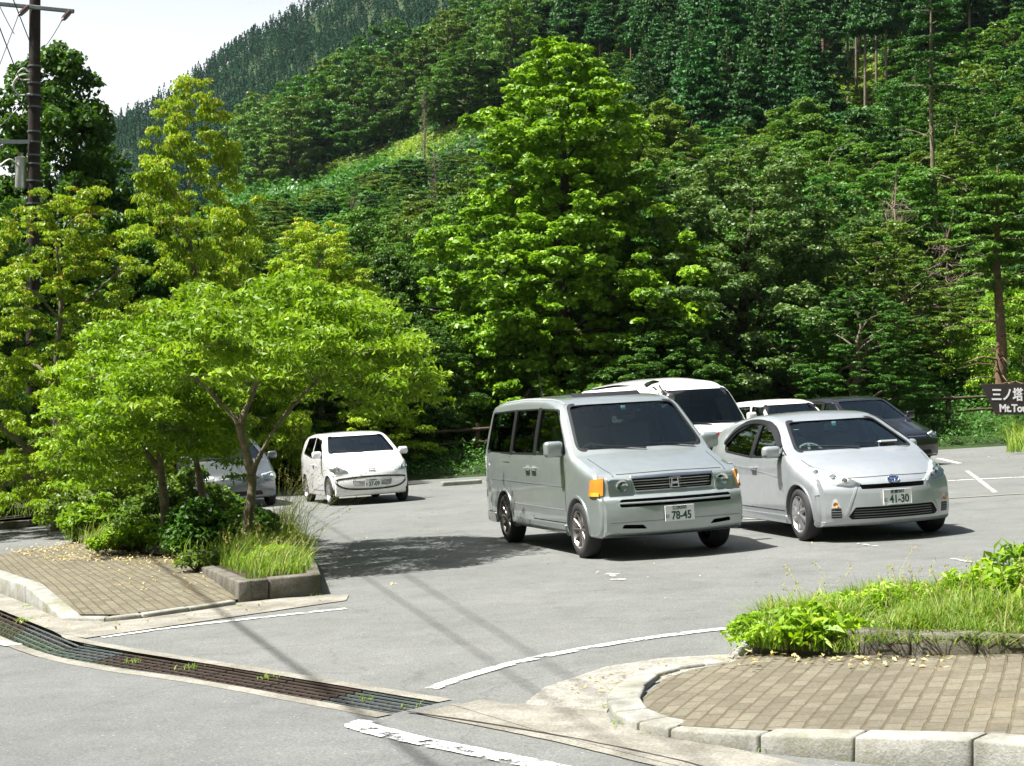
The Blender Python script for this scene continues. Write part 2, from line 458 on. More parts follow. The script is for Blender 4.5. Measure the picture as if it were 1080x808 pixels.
ribbon('bay_line', [G(1020, 497), G(1050, 520)], .08, M['paint_faded'], .0095)
for a, b, w in (((638, 607), (654, 606), .07), ((644, 612), (660, 612), .06), ((642, 605.5), (648, 609), .05), ((1004, 590), (1026, 594), .05), ((905, 574), (926, 577), .04)):
    ribbon('worn_mark', [G(*a), G(*b)], w, M['paint_faded'], .010)
# aprons of pale broken concrete round the islands
sheet('gravel_apron', [G(552, 744), G(575, 726), G(640, 704), G(700, 695), G(775, 691), G(770, 700), G(690, 722), G(648, 735), G(640, 752)], M['gravel'], .008)
sheet('gravel_apron', [G(640, 752), G(650, 775), G(740, 800), G(900, 834), G(900, 852), G(700, 806), G(560, 770), G(474, 744), G(552, 744)], M['concrete'], .0085)
sheet('gravel_apron', [G(-60, 602), G(-60, 620), G(60, 668), G(90, 674), G(365, 634), G(368, 628), G(250, 634), G(120, 652), G(70, 652)], M['concrete'], .008)
# ---- left island: raised brick paving, kerb dropping to the lot
KH = .13
def slab(name, pts, z0, z1, mat):
    mb = MB().prism([(p.x, p.y) for p in pts], z0, z1, K)
    return tag(mb.build(name, mat), kind='structure')
left_in = [G(-25, 592, .1), G(0, 604, .1), G(32, 618, .1), G(58, 632, .07), G(84, 648, .04), G(130, 648, .04), G(190, 640, .04), G(250, 632, .04), G(340, 606, .04), G(260, 560, .04), G(110, 563, .04), G(56, 577, .05), G(0, 584, .08)]
me = bpy.data.meshes.new('pavement')
bm = bmesh.new()
vs = [bm.verts.new(p) for p in left_in]
bmesh.ops.triangle_fill(bm, edges=[bm.edges.new((vs[i], vs[(i + 1) % len(vs)])) for i in range(len(vs))], use_beauty=True)
for f in bm.faces:
    if f.normal.z < 0: f.normal_flip()
bm.to_mesh(me); bm.free()
tag(link('pavement', me, None, M['pave_l']), kind='structure')
def kerb_run(inner, heights, w, mat, name, label, group, cat='kerb', jit=.004, gap=.006, seed=1, depth=.05):
    """separate kerb stones between successive stations; inner line points at ground level, width outwards (to the left of travel)"""
    rr = random.Random(seed)
    n_ = len(inner)
    nor = []
    for i in range(n_):
        t = (inner[min(i + 1, n_ - 1)] - inner[max(i - 1, 0)]); t.z = 0; t.normalize()
        nor.append(Vector((-t.y, t.x, 0)))
    for i in range(n_ - 1):
        a, b = inner[i].copy(), inner[i + 1].copy()
        t = (b - a).normalized()
        a = a + t * gap; b = b - t * gap
        ao, bo = a + nor[i] * w, b + nor[i + 1] * w
        h0, h1 = heights[i], heights[i + 1]
        j = [rr.uniform(-jit, jit) for _ in range(4)]
        def P(p, h): return (p.x, p.y, K * p.x + h)
        mb = MB().add([P(a, -depth), P(b, -depth), P(bo, -depth), P(ao, -depth), P(a, h0 + j[0]), P(b, h1 + j[1]), P(bo * .96 + b * .04, h1 + j[2]), P(ao * .96 + a * .04, h0 + j[3])],
                      [(0, 3, 2, 1), (4, 5, 6, 7), (0, 1, 5, 4), (1, 2, 6, 5), (2, 3, 7, 6), (3, 0, 4, 7)])
        me_ = bevel_mesh(mb.mesh(name), .012, 2)
        smooth(me_, 50)
        o = link(name, me_, None, mat)
        tag(o, label(i) if callable(label) else label, cat, group)
def ground_of(px, py, h): # point of the ground under a spot seen h above it
    p = G(px, py, h); return Vector((p.x, p.y, K * p.x))
def kerb(name, outer, hts, w, mat, gap=.004, seed=1, wts=None):
    """kerb stones in one run; outer base line on the ground, the island on its left"""
    rr = random.Random(seed)
    n_ = len(outer)
    nor = []
    for i in range(n_):
        t = (outer[min(i + 1, n_ - 1)] - outer[max(i - 1, 0)]); t.z = 0; t.normalize()
        nor.append(Vector((-t.y, t.x, 0)))
    bm = bmesh.new()
    for i in range(n_ - 1):
        a, b = outer[i].copy(), outer[i + 1].copy()
        t = (b - a).normalized()
        a = a + t * gap; b = b - t * gap
        wi = wts[i] if wts else w
        ao, bo = a + nor[i] * wi, b + nor[i + 1] * wi
        h0, h1 = hts[i], hts[i + 1]
        def J(): return rr.uniform(-.004, .004)
        def P(p, h): return (p.x + J(), p.y + J(), K * p.x + h + (J() if h > 0 else 0))
        mb = MB().add([P(a, -.05), P(b, -.05), P(bo, -.05), P(ao, -.05), P(a, h0), P(b, h1), P(bo, h1 + .004), P(ao, h0 + .004)],
                      [(0, 3, 2, 1), (4, 5, 6, 7), (0, 1, 5, 4), (1, 2, 6, 5), (2, 3, 7, 6), (3, 0, 4, 7)])
        me_ = bevel_mesh(mb.mesh('k'), .014, 2)
        bm.from_mesh(me_)
    me = bpy.data.meshes.new(name); bm.to_mesh(me); bm.free()
    smooth(me, 50)
    return tag(link(name, me, None, mat), kind='structure')
kerb('kerb', [G(-80, 598), G(-30, 615), G(27, 637), G(49, 647.5), G(66, 655)], [.19, .19, .18, .09, .03], .17, M['kerb'], seed=2)
kerb('kerb', [G(66, 655), G(110, 657), G(150, 653), G(200, 646), G(250, 638.5)], [.03, .045, .045, .045, .045], .1, M['kerb'], seed=3)
rk = [G(775, 697), G(735, 701), G(700, 706), G(668, 715), G(648, 730), G(640, 745), G(648, 760), G(672, 772), G(705, 780), G(800, 794), G(900, 804), G(1025, 818), G(1180, 838), G(1330, 856), G(1350, 760), G(1330, 660), G(1200, 627), G(1000, 639), G(900, 649), G(808, 664), G(768, 692)]
kerb('kerb', rk, [.015, .02, .025, .03, .035, .04, .045, .05, .055, .08, .11, .15, .16, .16, .16, .15, .13, .12, .1, .06, .02], .17, M['kerb'], seed=4, wts=[.12, .13, .15, .17, .18, .18, .18, .17, .15, .15, .15, .16, .16, .16, .14, .12, .12, .12, .12, .12, .12])
ri = [G(678, 736, .045), G(680, 748, .045), G(692, 758, .05), G(715, 765, .055), G(800, 770, .08), G(915, 771, .11), G(1080, 775, .15), G(1320, 785, .15), G(1335, 720, .14), G(1320, 660, .12), G(1200, 640, .1), G(1080, 652, .1), G(900, 668, .06), G(810, 682, .04), G(770, 699, .02), G(730, 706, .03), G(700, 716, .035)]
me = bpy.data.meshes.new('pavement'); bm = bmesh.new()
vs = [bm.verts.new(p) for p in ri]
bmesh.ops.triangle_fill(bm, edges=[bm.edges.new((vs[i], vs[(i + 1) % len(vs)])) for i in range(len(vs))], use_beauty=True)
for f in bm.faces:
    if f.normal.z < 0: f.normal_flip()
bm.to_mesh(me); bm.free()
tag(link('pavement', me, None, M['pave_r']), kind='structure')
# planters: rough kerb stones holding soil
kerb('planter_kerb', [G(790, 694), G(832, 697), G(900, 701), G(960, 704.5), G(1030, 707), G(1110, 709), G(1200, 711)], [.1, .19, .2, .2, .2, .19, .19], .13, M['kerb_dark'], seed=6)
kerb('planter_kerb', [G(206, 606), G(228, 620), G(251, 636.5)], [.12, .16, .2], .13, M['kerb_dark'], seed=7)
kerb('planter_kerb', [G(251, 636.5), G(284, 633), G(339, 627.5)], [.2, .2, .2], .15, M['kerb_dark'], seed=8)
kerb('planter_kerb', [G(339, 627.5), G(331, 600), G(318, 578), G(306, 560), G(296, 545)], [.18, .17, .16, .16, .15], .13, M['kerb_dark'], seed=9)
def mound(name, poly, h, mat, seed=0):
    """soil: polygon raised in the middle"""
    bm = bmesh.new()
    vs = [bm.verts.new((p.x, p.y, 0)) for p in poly]
    f = bm.faces.new(vs)
    x0, x1 = min(p.x for p in poly), max(p.x for p in poly)
    y0, y1 = min(p.y for p in poly), max(p.y for p in poly)
    for k in range(1, 24):
        bmesh.ops.bisect_plane(bm, geom=bm.verts[:] + bm.edges[:] + bm.faces[:], plane_co=(x0 + (x1 - x0) * k / 24, 0, 0), plane_no=(1, 0, 0))
        bmesh.ops.bisect_plane(bm, geom=bm.verts[:] + bm.edges[:] + bm.faces[:], plane_co=(0, y0 + (y1 - y0) * k / 24, 0), plane_no=(0, 1, 0))
    rr = random.Random(seed)
    for v in bm.verts:
        v.co.z = K * v.co.x + (h * .6 if v.is_boundary else h + rr.uniform(-.03, .03))
    for f in bm.faces:
        if f.normal.z < 0: f.normal_flip()
    me = bpy.data.meshes.new(name); bm.to_mesh(me); bm.free(); smooth(me, 80)
    return tag(link(name, me, None, mat), kind='structure')
mound('planter_soil', [G(800, 690), G(840, 692), G(900, 697), G(960, 700), G(1030, 703), G(1110, 705), G(1200, 707), G(1310, 668), G(1200, 634), G(1000, 643), G(900, 653), G(815, 668)], .16, M['soil'], 1)
mound('planter_soil', [G(212, 604), G(233, 617), G(258, 631), G(284, 628), G(330, 622), G(322, 600), G(308, 578), G(296, 560), G(286, 545), G(150, 552), G(78, 560), G(72, 574), G(120, 586), G(190, 596)], .17, M['soil'], 2)
# side road and the grassy bank at the far left
sheet('side_road', [G(-300, 596), G(-30, 593), G(0, 586), G(56, 579), G(100, 566), G(100, 548), G(20, 556), G(-300, 570)], M['asphalt'], .012)
kerb('kerb', [G(-160, 566), G(-60, 563), G(0, 560), G(30, 557), G(56, 553)], [.16, .17, .16, .15, .13], .14, M['kerb_dark'], seed=12)
mound('bank', [G(-300, 560), G(-60, 558), G(0, 555), G(30, 552), G(60, 549), G(110, 540), G(140, 520), G(-300, 500)], .22, M['soil'], 3)
# wheel stops at the back of the bays
for px, py, L in ((487, 511.5, 1.0), (700, 512, 1.2), (588, 504, 1.1)):
    p = G(px, py)
    mb = MB().box((0, 0, .05), (L, .15, .12))
    o = link('wheel_stop', bevel_mesh(mb.mesh('wheel_stop'), .03, 2), None, M['kerb'])
    o.matrix_world = Matrix.Translation(p) @ Matrix.Rotation(math.atan(K), 4, Vector((0, -1, 0))) @ Matrix.Rotation(R(16), 4, 'Z')
    tag(o, {487: 'pale concrete wheel stop in the shade right of the small white car', 700: 'concrete wheel stop on the lot behind the grey minivan', 588: 'concrete wheel stop far behind the minivan near the wooden fence'}[px], 'wheel stop')

# ------------------------------------------------------------------ vehicles
M['rubber'] = plain('tyre_rubber', (.022, .022, .023), .75, bump=.15)
M['black'] = plain('black_trim', (.012, .012, .013), .45)
M['void'] = plain('dark_opening', (.006, .006, .007), .8)
M['int'] = plain('cabin_grey', (.2, .21, .21), .8)
M['seat'] = plain('seat_fabric', (.24, .245, .24), .9)
M['chrome'] = plain('chrome', (.8, .8, .82), .12, 1.0)
M['alloy'] = plain('alloy', (.62, .62, .63), .28, .85)
M['alloy_dark'] = plain('alloy_bronze', (.3, .28, .27), .3, .8)
M['lamp_refl'] = plain('lamp_reflector', (.62, .62, .6), .25, .3)
M['lamp_glass'] = glassmat('lamp_glass', (.93, .95, .96))
M['amber'] = plain('amber_lens', (.62, .23, .03), .2, coat=1.0)
M['red'] = plain('red_lens', (.4, .01, .01), .2, coat=1.0)
M['glass'] = glassmat('screen_glass', (.78, .93, .9), ior=1.8)
M['glass_priv'] = glassmat('privacy_glass', (.10, .11, .11), ior=1.55)
M['glass_side'] = glassmat('side_glass', (.5, .58, .57))
M['mirror'] = plain('mirror_glass', (.8, .82, .85), .03, 1.0)
M['plate'] = plain('plate_white', (.78, .79, .77), .45)
M['plate_green'] = plain('plate_green', (.012, .07, .045), .5)
M['sticker'] = plain('sticker', (.35, .75, .8), .4)
M['white_plain'] = plain('white_board', (.75, .78, .78), .6)
M['blue_chrome'] = plain('blue_badge', (.03, .1, .35), .2, .6, coat=1.0)
def paint(name, col, metal, rough=.35):
    m = plain(name, col, rough, metal, 1.0, coatr=.04)
    ns, ls = m.node_tree.nodes, m.node_tree.links
    b = [n for n in ns if n.type == 'BSDF_PRINCIPLED'][0]
    tc = N(ns, 'TexCoord'); nz = N(ns, 'TexNoise', i_Scale=2.4, i_Detail=7.0, i_Roughness=.7); ls.new(tc.outputs['Object'], nz.inputs['Vector'])
    f = N(ns, 'TexNoise', i_Scale=9.0, i_Detail=5.0); ls.new(tc.outputs['Object'], f.inputs['Vector'])
    ls.new(mixc(ns, ls, 1.0, (*col,), ramp(ns, ls, f.outputs[0], [(.3, .94), (.7, 1.03)]), 'MULTIPLY'), b.inputs['Base Color'])
    return m
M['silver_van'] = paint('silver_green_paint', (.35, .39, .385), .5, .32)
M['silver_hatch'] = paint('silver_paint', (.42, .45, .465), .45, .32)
M['silver_shaded'] = paint('shaded_silver_paint', (.12, .135, .145), .5)  # silver car in shade: the shade is darkened into its paint colour
M['white_paint'] = paint('white_paint', (.8, .8, .79), 0.0, .3)
M['white_bus'] = paint('white_van_paint', (.78, .78, .76), 0.0, .35)
M['dark_shaded_paint'] = paint('dark_shaded_paint', (.012, .011, .012), .3, .3)  # dark car; the near-black colour also carries the tree shade on it
M['maroon'] = plain('maroon_band', (.2, .02, .03), .4)

def rp(pts, r, seg=4):
    """round the corners of a 2-d polygon; r a number or one per corner"""
    out = []; n = len(pts)
    for i in range(n):
        p0, p, p1 = Vector(pts[i - 1]), Vector(pts[i]), Vector(pts[(i + 1) % n])
        rr = r[i] if isinstance(r, (list, tuple)) else r
        a, b = (p0 - p), (p1 - p)
        la, lb = a.length, b.length
        d = min(rr, la * .45, lb * .45)
        if d < 1e-4: out.append(p); continue
        A, B = p + a / la * d, p + b / lb * d
        for k in range(seg + 1):
            t = k / seg
            out.append(A * (1 - t) ** 2 + p * 2 * t * (1 - t) + B * t * t)
    return out
def outline(pts, step=.07):
    """pts: (x, z, r, wx, wz, rr). rounded, resampled; carries wrap values"""
    out = []; n = len(pts)
    for i in range(n):
        p0, p, p1 = pts[i - 1], pts[i], pts[(i + 1) % n]
        P0, P, P1 = Vector(p0[:2]), Vector(p[:2]), Vector(p1[:2])
        a, b = P0 - P, P1 - P
        d = min(p[2], a.length * .48, b.length * .48)
        if d < 1e-3: out.append((P, p[3:6])); continue
        A, B = P + a.normalized() * d, P + b.normalized() * d
        m = max(2, int(d / .03)); m = min(m, 8)
        for k in range(m + 1):
            t = k / m
            out.append((A * (1 - t) ** 2 + P * 2 * t * (1 - t) + B * t * t, p[3:6]))
    res = []; n = len(out)
    for i in range(n):
        (p, w), (q, w2) = out[i], out[(i + 1) % n]
        L = (q - p).length
        k = max(1, int(round(L / step)))
        for j in range(k):
            t = j / k
            res.append((p.lerp(q, t), tuple(w[c] * (1 - t) + w2[c] * t for c in range(3))))
    # drop near duplicates
    fin = []
    for r_ in res:
        if not fin or (r_[0] - fin[-1][0]).length > .004: fin.append(r_)
    return fin
VV = [0, .25, .5, .68, .8, .88]          # lateral stations before the edge fillet
def shell(out, W, inset=0.0, spine=None, minr=None):
    """closed body from a side outline and a half-width function"""
    n = len(out)
    cen = sum((p for p, _ in out), Vector((0, 0))) / n
    area = sum(out[i][0].x * out[(i + 1) % n][0].y - out[(i + 1) % n][0].x * out[i][0].y for i in range(n))
    sgn = 1 if area > 0 else -1
    nrm = []
    for i in range(n):
        t = (out[(i + 1) % n][0] - out[i - 1][0]).normalized()
        nrm.append(Vector((-t.y, t.x)) * sgn)         # inward
    prof = []
    for i, (p, (wx, wz, rr)) in enumerate(out):
        sx = 1 if nrm[i].x < 0 else -1
        def shifted(v, rr=rr, p=p, wx=wx, wz=wz, i=i):
            s = abs(v) ** 2.2
            return p + Vector((-wx * s, -wz * s))
        e0 = shifted(1) + nrm[i] * rr
        we = max(W(e0.x, e0.y) - inset, .02)
        col = []
        for v in VV:
            q = shifted(v)
            col.append((q.x, v / .88 * max(we - rr, .01) if v < .88 else max(we - rr, .01), q.y))
        q1 = shifted(1)
        for k in range(1, 6):
            a = math.pi / 2 * k / 5
            q = q1 + nrm[i] * rr * (1 - math.cos(a))
            col.append((q.x, max(we - rr, .01) + rr * math.sin(a), q.y))
        prof.append(col)
    nc = len(prof[0])
    sp = spine
    Kd = 7
    sides = []
    for i in range(n):
        x, y, z = prof[i][-1]
        tx, tz = min(max(x * .82, sp[0]), sp[1]), sp[2] + (z - sp[2]) * .12
        row = []
        for k in range(1, Kd + 1):
            t = k / Kd
            X, Z = x + (tx - x) * t, z + (tz - z) * t
            row.append((X, max(W(X, Z) - inset, .02), Z))
        sides.append(row)
    verts = []; idx = {}
    def V(key, co):
        if key not in idx: idx[key] = len(verts); verts.append(co)
        return idx[key]
    for i in range(n):
        full = prof[i] + sides[i]
        for j, c in enumerate(full):
            V((i, j, 1), c)
            if j > 0: V((i, j, -1), (c[0], -c[1], c[2]))
    tot = nc + Kd
    faces = []
    for i in range(n):
        i2 = (i + 1) % n
        for j in range(tot - 1):
            for s in (1, -1):
                a, b, c, d = idx[(i, j, s if j else 1)], idx[(i2, j, s if j else 1)], idx[(i2, j + 1, s)], idx[(i, j + 1, s)]
                faces.append((a, b, c, d) if s == 1 else (d, c, b, a))
    for s in (1, -1):
        faces.append(tuple(idx[(i, tot - 1, s)] for i in range(n))[::s])
    me = bpy.data.meshes.new('shell')
    me.from_pydata(verts, [], faces)
    bm = bmesh.new(); bm.from_mesh(me)
    bmesh.ops.recalc_face_normals(bm, faces=bm.faces)
    big = [f for f in bm.faces if len(f.verts) > 4]
    bmesh.ops.triangulate(bm, faces=big)
    if bm.calc_volume(signed=True) < 0: bmesh.ops.reverse_faces(bm, faces=bm.faces)
    bm.to_mesh(me); bm.free()
    return me
def bvh_of(me):
    bm = bmesh.new(); bm.from_mesh(me)
    t = BVHTree.FromBMesh(bm); bm.free()
    return t
class Frame:
    def __init__(s, n):
        s.n = Vector(n).normalized()
        up = Vector((0, 0, 1)) if abs(s.n.z) < .9 else Vector((0, 1, 0))
        s.e1 = up.cross(s.n).normalized()
        s.e2 = s.n.cross(s.e1).normalized()
    def to2(s, p): p = Vector(p); return (p.dot(s.e1), p.dot(s.e2))
    def to3(s, q, d=0): return s.e1 * q[0] + s.e2 * q[1] + s.n * d
FRONT, RIGHT, LEFT, REAR, TOP = (1, 0, 0), (0, -1, 0), (0, 1, 0), (-1, 0, 0), (0, 0, 1)
class Car:
    def __init__(s, name, label, pose, body, W, Wb, cabin, floor, paintm, wheels, arch_r=.36, und=.2):
        s.root = empty(name)
        x, y, th = pose
        nrm = Vector((-K, 0, 1)).normalized()
        fw = Vector((math.cos(th), math.sin(th), 0)); fw = (fw - nrm * fw.dot(nrm)).normalized()
        lf = nrm.cross(fw)
        s.mat = Matrix(((fw.x, lf.x, nrm.x, x), (fw.y, lf.y, nrm.y, y), (fw.z, lf.z, nrm.z, K * x), (0, 0, 0, 1)))
        tag(s.root, label, 'car')
        s.paint = paintm; s.W = W
        o = outline(body)
        sp = (min(p[0] for p in body) + .55, max(p[0] for p in body) - .55, .62)
        s.raw = shell(o, W, spine=sp)
        s.bvh = bvh_of(s.raw)
        s.cuts = []
        if cabin:
            co = outline([(c[0], c[1], c[2], 0, 0, .03) for c in cabin], .12)
            s.cuts.append((shell(co, W, inset=.05, spine=(min(c[0] for c in cabin) + .4, max(c[0] for c in cabin) - .4, .9)), 1))
        s.wheels = wheels; s.arch_r = arch_r
        for wx, wr in wheels:
            for sd in (-1, 1):
                m = MB().lathe([(.001, 0), (arch_r, 0), (arch_r, .6), (.001, .6)], 28, 'Y')
                mesh = m.mesh('arch')
                mesh.transform(Matrix.Translation((wx, .5 if sd > 0 else -1.1, wr)))
                bm = bmesh.new(); bm.from_mesh(mesh); bmesh.ops.remove_doubles(bm, verts=bm.verts, dist=.003); bmesh.ops.recalc_face_normals(bm, faces=bm.faces); bm.to_mesh(mesh); bm.free()
                s.cuts.append((mesh, 1))
    def prism(s, poly3, n, d0, d1, r=.04):
        f = Frame(n)
        q = rp([f.to2(p) for p in poly3], r)
        k = len(q)
        mb = MB().add([f.to3(p, d0) for p in q] + [f.to3(p, d1) for p in q], [tuple(range(k))[::-1], tuple(range(k, 2 * k))] + [(i, (i + 1) % k, k + (i + 1) % k, k + i) for i in range(k)])
        return mb.mesh('prism')
    def cut(s, poly3, n, d0, d1, r=.04, mi=2): s.cuts.append((s.prism(poly3, n, d0, d1, r), mi))
    def proj(s, p, n, off=0.0):
        f = Frame(n)
        a, b = f.to2(p)
        o = f.to3((a, b), 6)
        loc, nr, i, d = s.bvh.ray_cast(o, -f.n)
        if loc is None:
            loc, nr, i, d = s.bvh.find_nearest(Vector(p) if len(p) == 3 else f.to3((a, b), 1))
        if nr.dot(f.n) < 0: nr = -nr
        return loc + nr * off
    def patch(s, name, poly3, n, off, mat, th=.012, r=.02, grid=.08, parent=None, sm=40, hole=None):
        f = Frame(n)
        q = rp([f.to2(p) for p in poly3], r)
        bm = bmesh.new()
        vs = [bm.verts.new((p[0], p[1], 0)) for p in q]
        bm.faces.new(vs)
        x0, x1 = min(p[0] for p in q), max(p[0] for p in q)
        y0, y1 = min(p[1] for p in q), max(p[1] for p in q)
        for k in range(1, int((x1 - x0) / grid) + 1):
            bmesh.ops.bisect_plane(bm, geom=bm.verts[:] + bm.edges[:] + bm.faces[:], plane_co=(x0 + k * (x1 - x0) / (int((x1 - x0) / grid) + 1), 0, 0), plane_no=(1, 0, 0))
        for k in range(1, int((y1 - y0) / grid) + 1):
            bmesh.ops.bisect_plane(bm, geom=bm.verts[:] + bm.edges[:] + bm.faces[:], plane_co=(0, y0 + k * (y1 - y0) / (int((y1 - y0) / grid) + 1), 0), plane_no=(0, 1, 0))
        bm.normal_update()
        for fc in bm.faces:
            if fc.normal.z < 0: fc.normal_flip()
        for v in bm.verts:
            p = f.to3((v.co.x, v.co.y), 0)
            v.co = s.proj(p, n, off)
        if th > 0:
            bnd = [e for e in bm.edges if e.is_boundary]
            ret = bmesh.ops.extrude_edge_only(bm, edges=bnd)
            for v in [g for g in ret['geom'] if isinstance(g, bmesh.types.BMVert)]:
                v.co = v.co - f.n * th
        me = bpy.data.meshes.new(name); bm.to_mesh(me); bm.free()
        if sm: smooth(me, sm)
        return link(name, me, parent or s.root, mat)
    def strip(s, name, line3, n, w, off, mat, parent=None, th=.006, sm=6):
        """a flat strip along a line on the body surface"""
        f = Frame(n)
        ln = smooth_line([Vector((*f.to2(p), 0)) for p in line3], sm) if sm else [Vector((*f.to2(p), 0)) for p in line3]
        mb = MB(); pts = []
        for i, p in enumerate(ln):
            t = (ln[min(i + 1, len(ln) - 1)] - ln[max(i - 1, 0)]).normalized()
            m_ = Vector((-t.y, t.x, 0)) * w / 2
            a = s.proj(f.to3((p + m_)[:2]), n, off); b = s.proj(f.to3((p - m_)[:2]), n, off)
            pts += [a, b, a - f.n * th, b - f.n * th]
        k = len(ln)
        fs = []
        for i in range(k - 1):
            a, b = 4 * i, 4 * (i + 1)
            fs += [(a, a + 1, b + 1, b), (a + 2, a, b, b + 2), (a + 1, a + 3, b + 3, b + 1)]
        fs += [(0, 2, 3, 1), (4 * (k - 1), 4 * (k - 1) + 1, 4 * (k - 1) + 3, 4 * (k - 1) + 2)]
        mb.add(pts, fs)
        return mb.build(name, mat, parent or s.root, sm=40)
    def window(s, name, poly3, n, glass, r=.05, d0=None, d1=None, seal=.018):
        """a real opening, its rubber seal and its pane"""
        f = Frame(n)
        q = [Vector(f.to2(p)) for p in poly3]
        if d0 is None: d0, d1 = (.3, 1.3)
        s.cut(poly3, n, d0, d1, r)
        # pane a little larger than the opening, inset below the paint
        w = s.patch(name, poly3, n, -.012, glass, th=0, r=r, grid=.12)
        qq = rp(q, r)
        line = [f.to3(p) for p in qq] + [f.to3(qq[0])]
        s.strip('window_seal', line, n, seal, .004, M['black'], parent=w, th=.016, sm=0)
        return w
    def finish_body(s):
        mats = [s.paint, M['int'], M['black'], M['void']]
        body = bpy.data.objects.new('body', s.raw.copy())
        for m in mats: body.data.materials.append(m)
        COL.objects.link(body)
        bm = bmesh.new(); bm.from_mesh(body.data)
        print('body manifold bad', s.root.name, sum(1 for e in bm.edges if not e.is_manifold), bm.calc_volume(signed=True)); bm.free()
        tmp = []
        for me, mi in s.cuts:
            bm = bmesh.new(); bm.from_mesh(me)
            bmesh.ops.remove_doubles(bm, verts=bm.verts, dist=1e-4)
            bmesh.ops.recalc_face_normals(bm, faces=bm.faces)
            bad = sum(1 for e in bm.edges if not e.is_manifold)
            if bad: print('NONMANIFOLD', s.root.name, bad)
            if bm.calc_volume(signed=True) < 0: print('FLIP'); bmesh.ops.reverse_faces(bm, faces=bm.faces)
            bm.to_mesh(me); bm.free()
            me.materials.clear()
            for m in mats: me.materials.append(m)
            me.polygons.foreach_set('material_index', [mi] * len(me.polygons)); me.update()
            c = bpy.data.objects.new('cutter', me); COL.objects.link(c); tmp.append(c)
            md = body.modifiers.new('b', 'BOOLEAN'); md.operation = 'DIFFERENCE'; md.object = c; md.solver = 'MANIFOLD'
        bpy.context.view_layer.update()
        dg = bpy.context.evaluated_depsgraph_get()
        me = bpy.data.meshes.new_from_object(body.evaluated_get(dg))
        print('BODY', s.root.name, len(s.raw.polygons), '->', len(me.polygons), [m.name for m in me.materials])
        bpy.data.objects.remove(body)
        for c in tmp: bpy.data.objects.remove(c)
        if not me.materials:
            for m in mats: me.materials.append(m)
        smooth(me, 33)
        o = bpy.data.objects.new('body', me); COL.objects.link(o); o.parent = s.root
        return o
    def wheel(s, x, side, r, width, y, style, rimr, rimmat):
        """side -1 is the car's right"""
        w = empty('wheel')
        w.parent = s.root
        w.matrix_local = Matrix.Translation((x, side * y, r)) @ (Matrix.Rotation(math.pi, 4, 'Z') if side < 0 else Matrix.Identity(4)) @ Matrix.Rotation(random.Random(x * 7 + side).uniform(0, 6), 4, 'Y')
        h = width / 2
        MB().lathe([(rimr - .005, -h + .02), (rimr + .01, -h), (r - .05, -h - .004), (r - .018, -h + .012), (r - .003, -h + .035), (r, -h + .06), (r, h - .06), (r - .003, h - .035), (r - .018, h - .012), (r - .05, h + .004), (rimr + .012, h), (rimr - .004, h - .018), (rimr - .006, h - .03)], 44).build('tyre', M['rubber'], w, sm=50)
        rb = MB()
        rb.lathe([(rimr - .006, h - .03), (rimr + .004, h - .012), (rimr + .006, h - .004), (rimr - .004, h - .003), (rimr - .014, h - .02), (rimr - .03, h - .06), (rimr - .035, -h + .03)], 44)
        if style == 'spoke':
            ns_, w0, w1, dish = 10, .026, .019, .035
        elif style == 'cover':
            ns_, w0, w1, dish = 8, .045, .062, .006
        else:
            ns_, w0, w1, dish = 5, .05, .045, .03
        for k in range(ns_):
            a = 2 * math.pi * k / ns_
            m_ = Matrix.Rotation(a, 3, 'Y')
            tw = .25 if style == 'cover' else .0
            def q(rad, t, yy): 
                ang = tw * (rad / rimr)
                v = Vector((rad * math.cos(ang) - t * math.sin(ang), yy, rad * math.sin(ang) + t * math.cos(ang)))
                return m_ @ v
            r0, r1 = .045, rimr - .012
            vs = []
            for rad, ww, yy in ((r0, w0, h - dish + .004), (r0 * .4 + r1 * .6, (w0 + w1) / 2 * .85, h - dish * .7), (r1, w1, h - .014)):
                vs += [q(rad, -ww / 2, yy - .004), q(rad, -ww / 4, yy + .004), q(rad, ww / 4, yy + .004), q(rad, ww / 2, yy - .004), q(rad, ww / 2, yy - .03), q(rad, -ww / 2, yy - .03)]
            fs = []
            for i in range(2):
                for j in range(6):
                    fs.append((6 * i + j, 6 * i + (j + 1) % 6, 6 * (i + 1) + (j + 1) % 6, 6 * (i + 1) + j))
            rb.add(vs, fs)
        rb.lathe([(.001, h - dish + .012), (.03, h - dish + .012), (.036, h - dish + .006), (.062, h - dish), (.07, h - dish - .03)], 24)
        rb.build('rim', rimmat, w, sm=35)
        MB().lathe([(.001, h - .085), (rimr - .03, h - .085)], 28).build('brake_disc', M['alloy_dark'] if style != 'cover' else M['void'], w)
        MB().lathe([(.001, h - dish + .017), (.024, h - dish + .016), (.03, h - dish + .008)], 20).build('centre_cap', rimmat, w, sm=40)
        return w
    def text(s, name, body, size, pos, n, mat, parent, depth=.002, sx=1.0, bold=0.0):
        o = text_obj(body, size, mat, name, depth, sx, bold)
        o.parent = parent
        f = Frame(n)
        pos = Vector(pos)
        o.matrix_local = Matrix(((f.e1.x, f.e2.x, f.n.x, pos.x), (f.e1.y, f.e2.y, f.n.y, pos.y), (f.e1.z, f.e2.z, f.n.z, pos.z), (0, 0, 0, 1)))
        return o
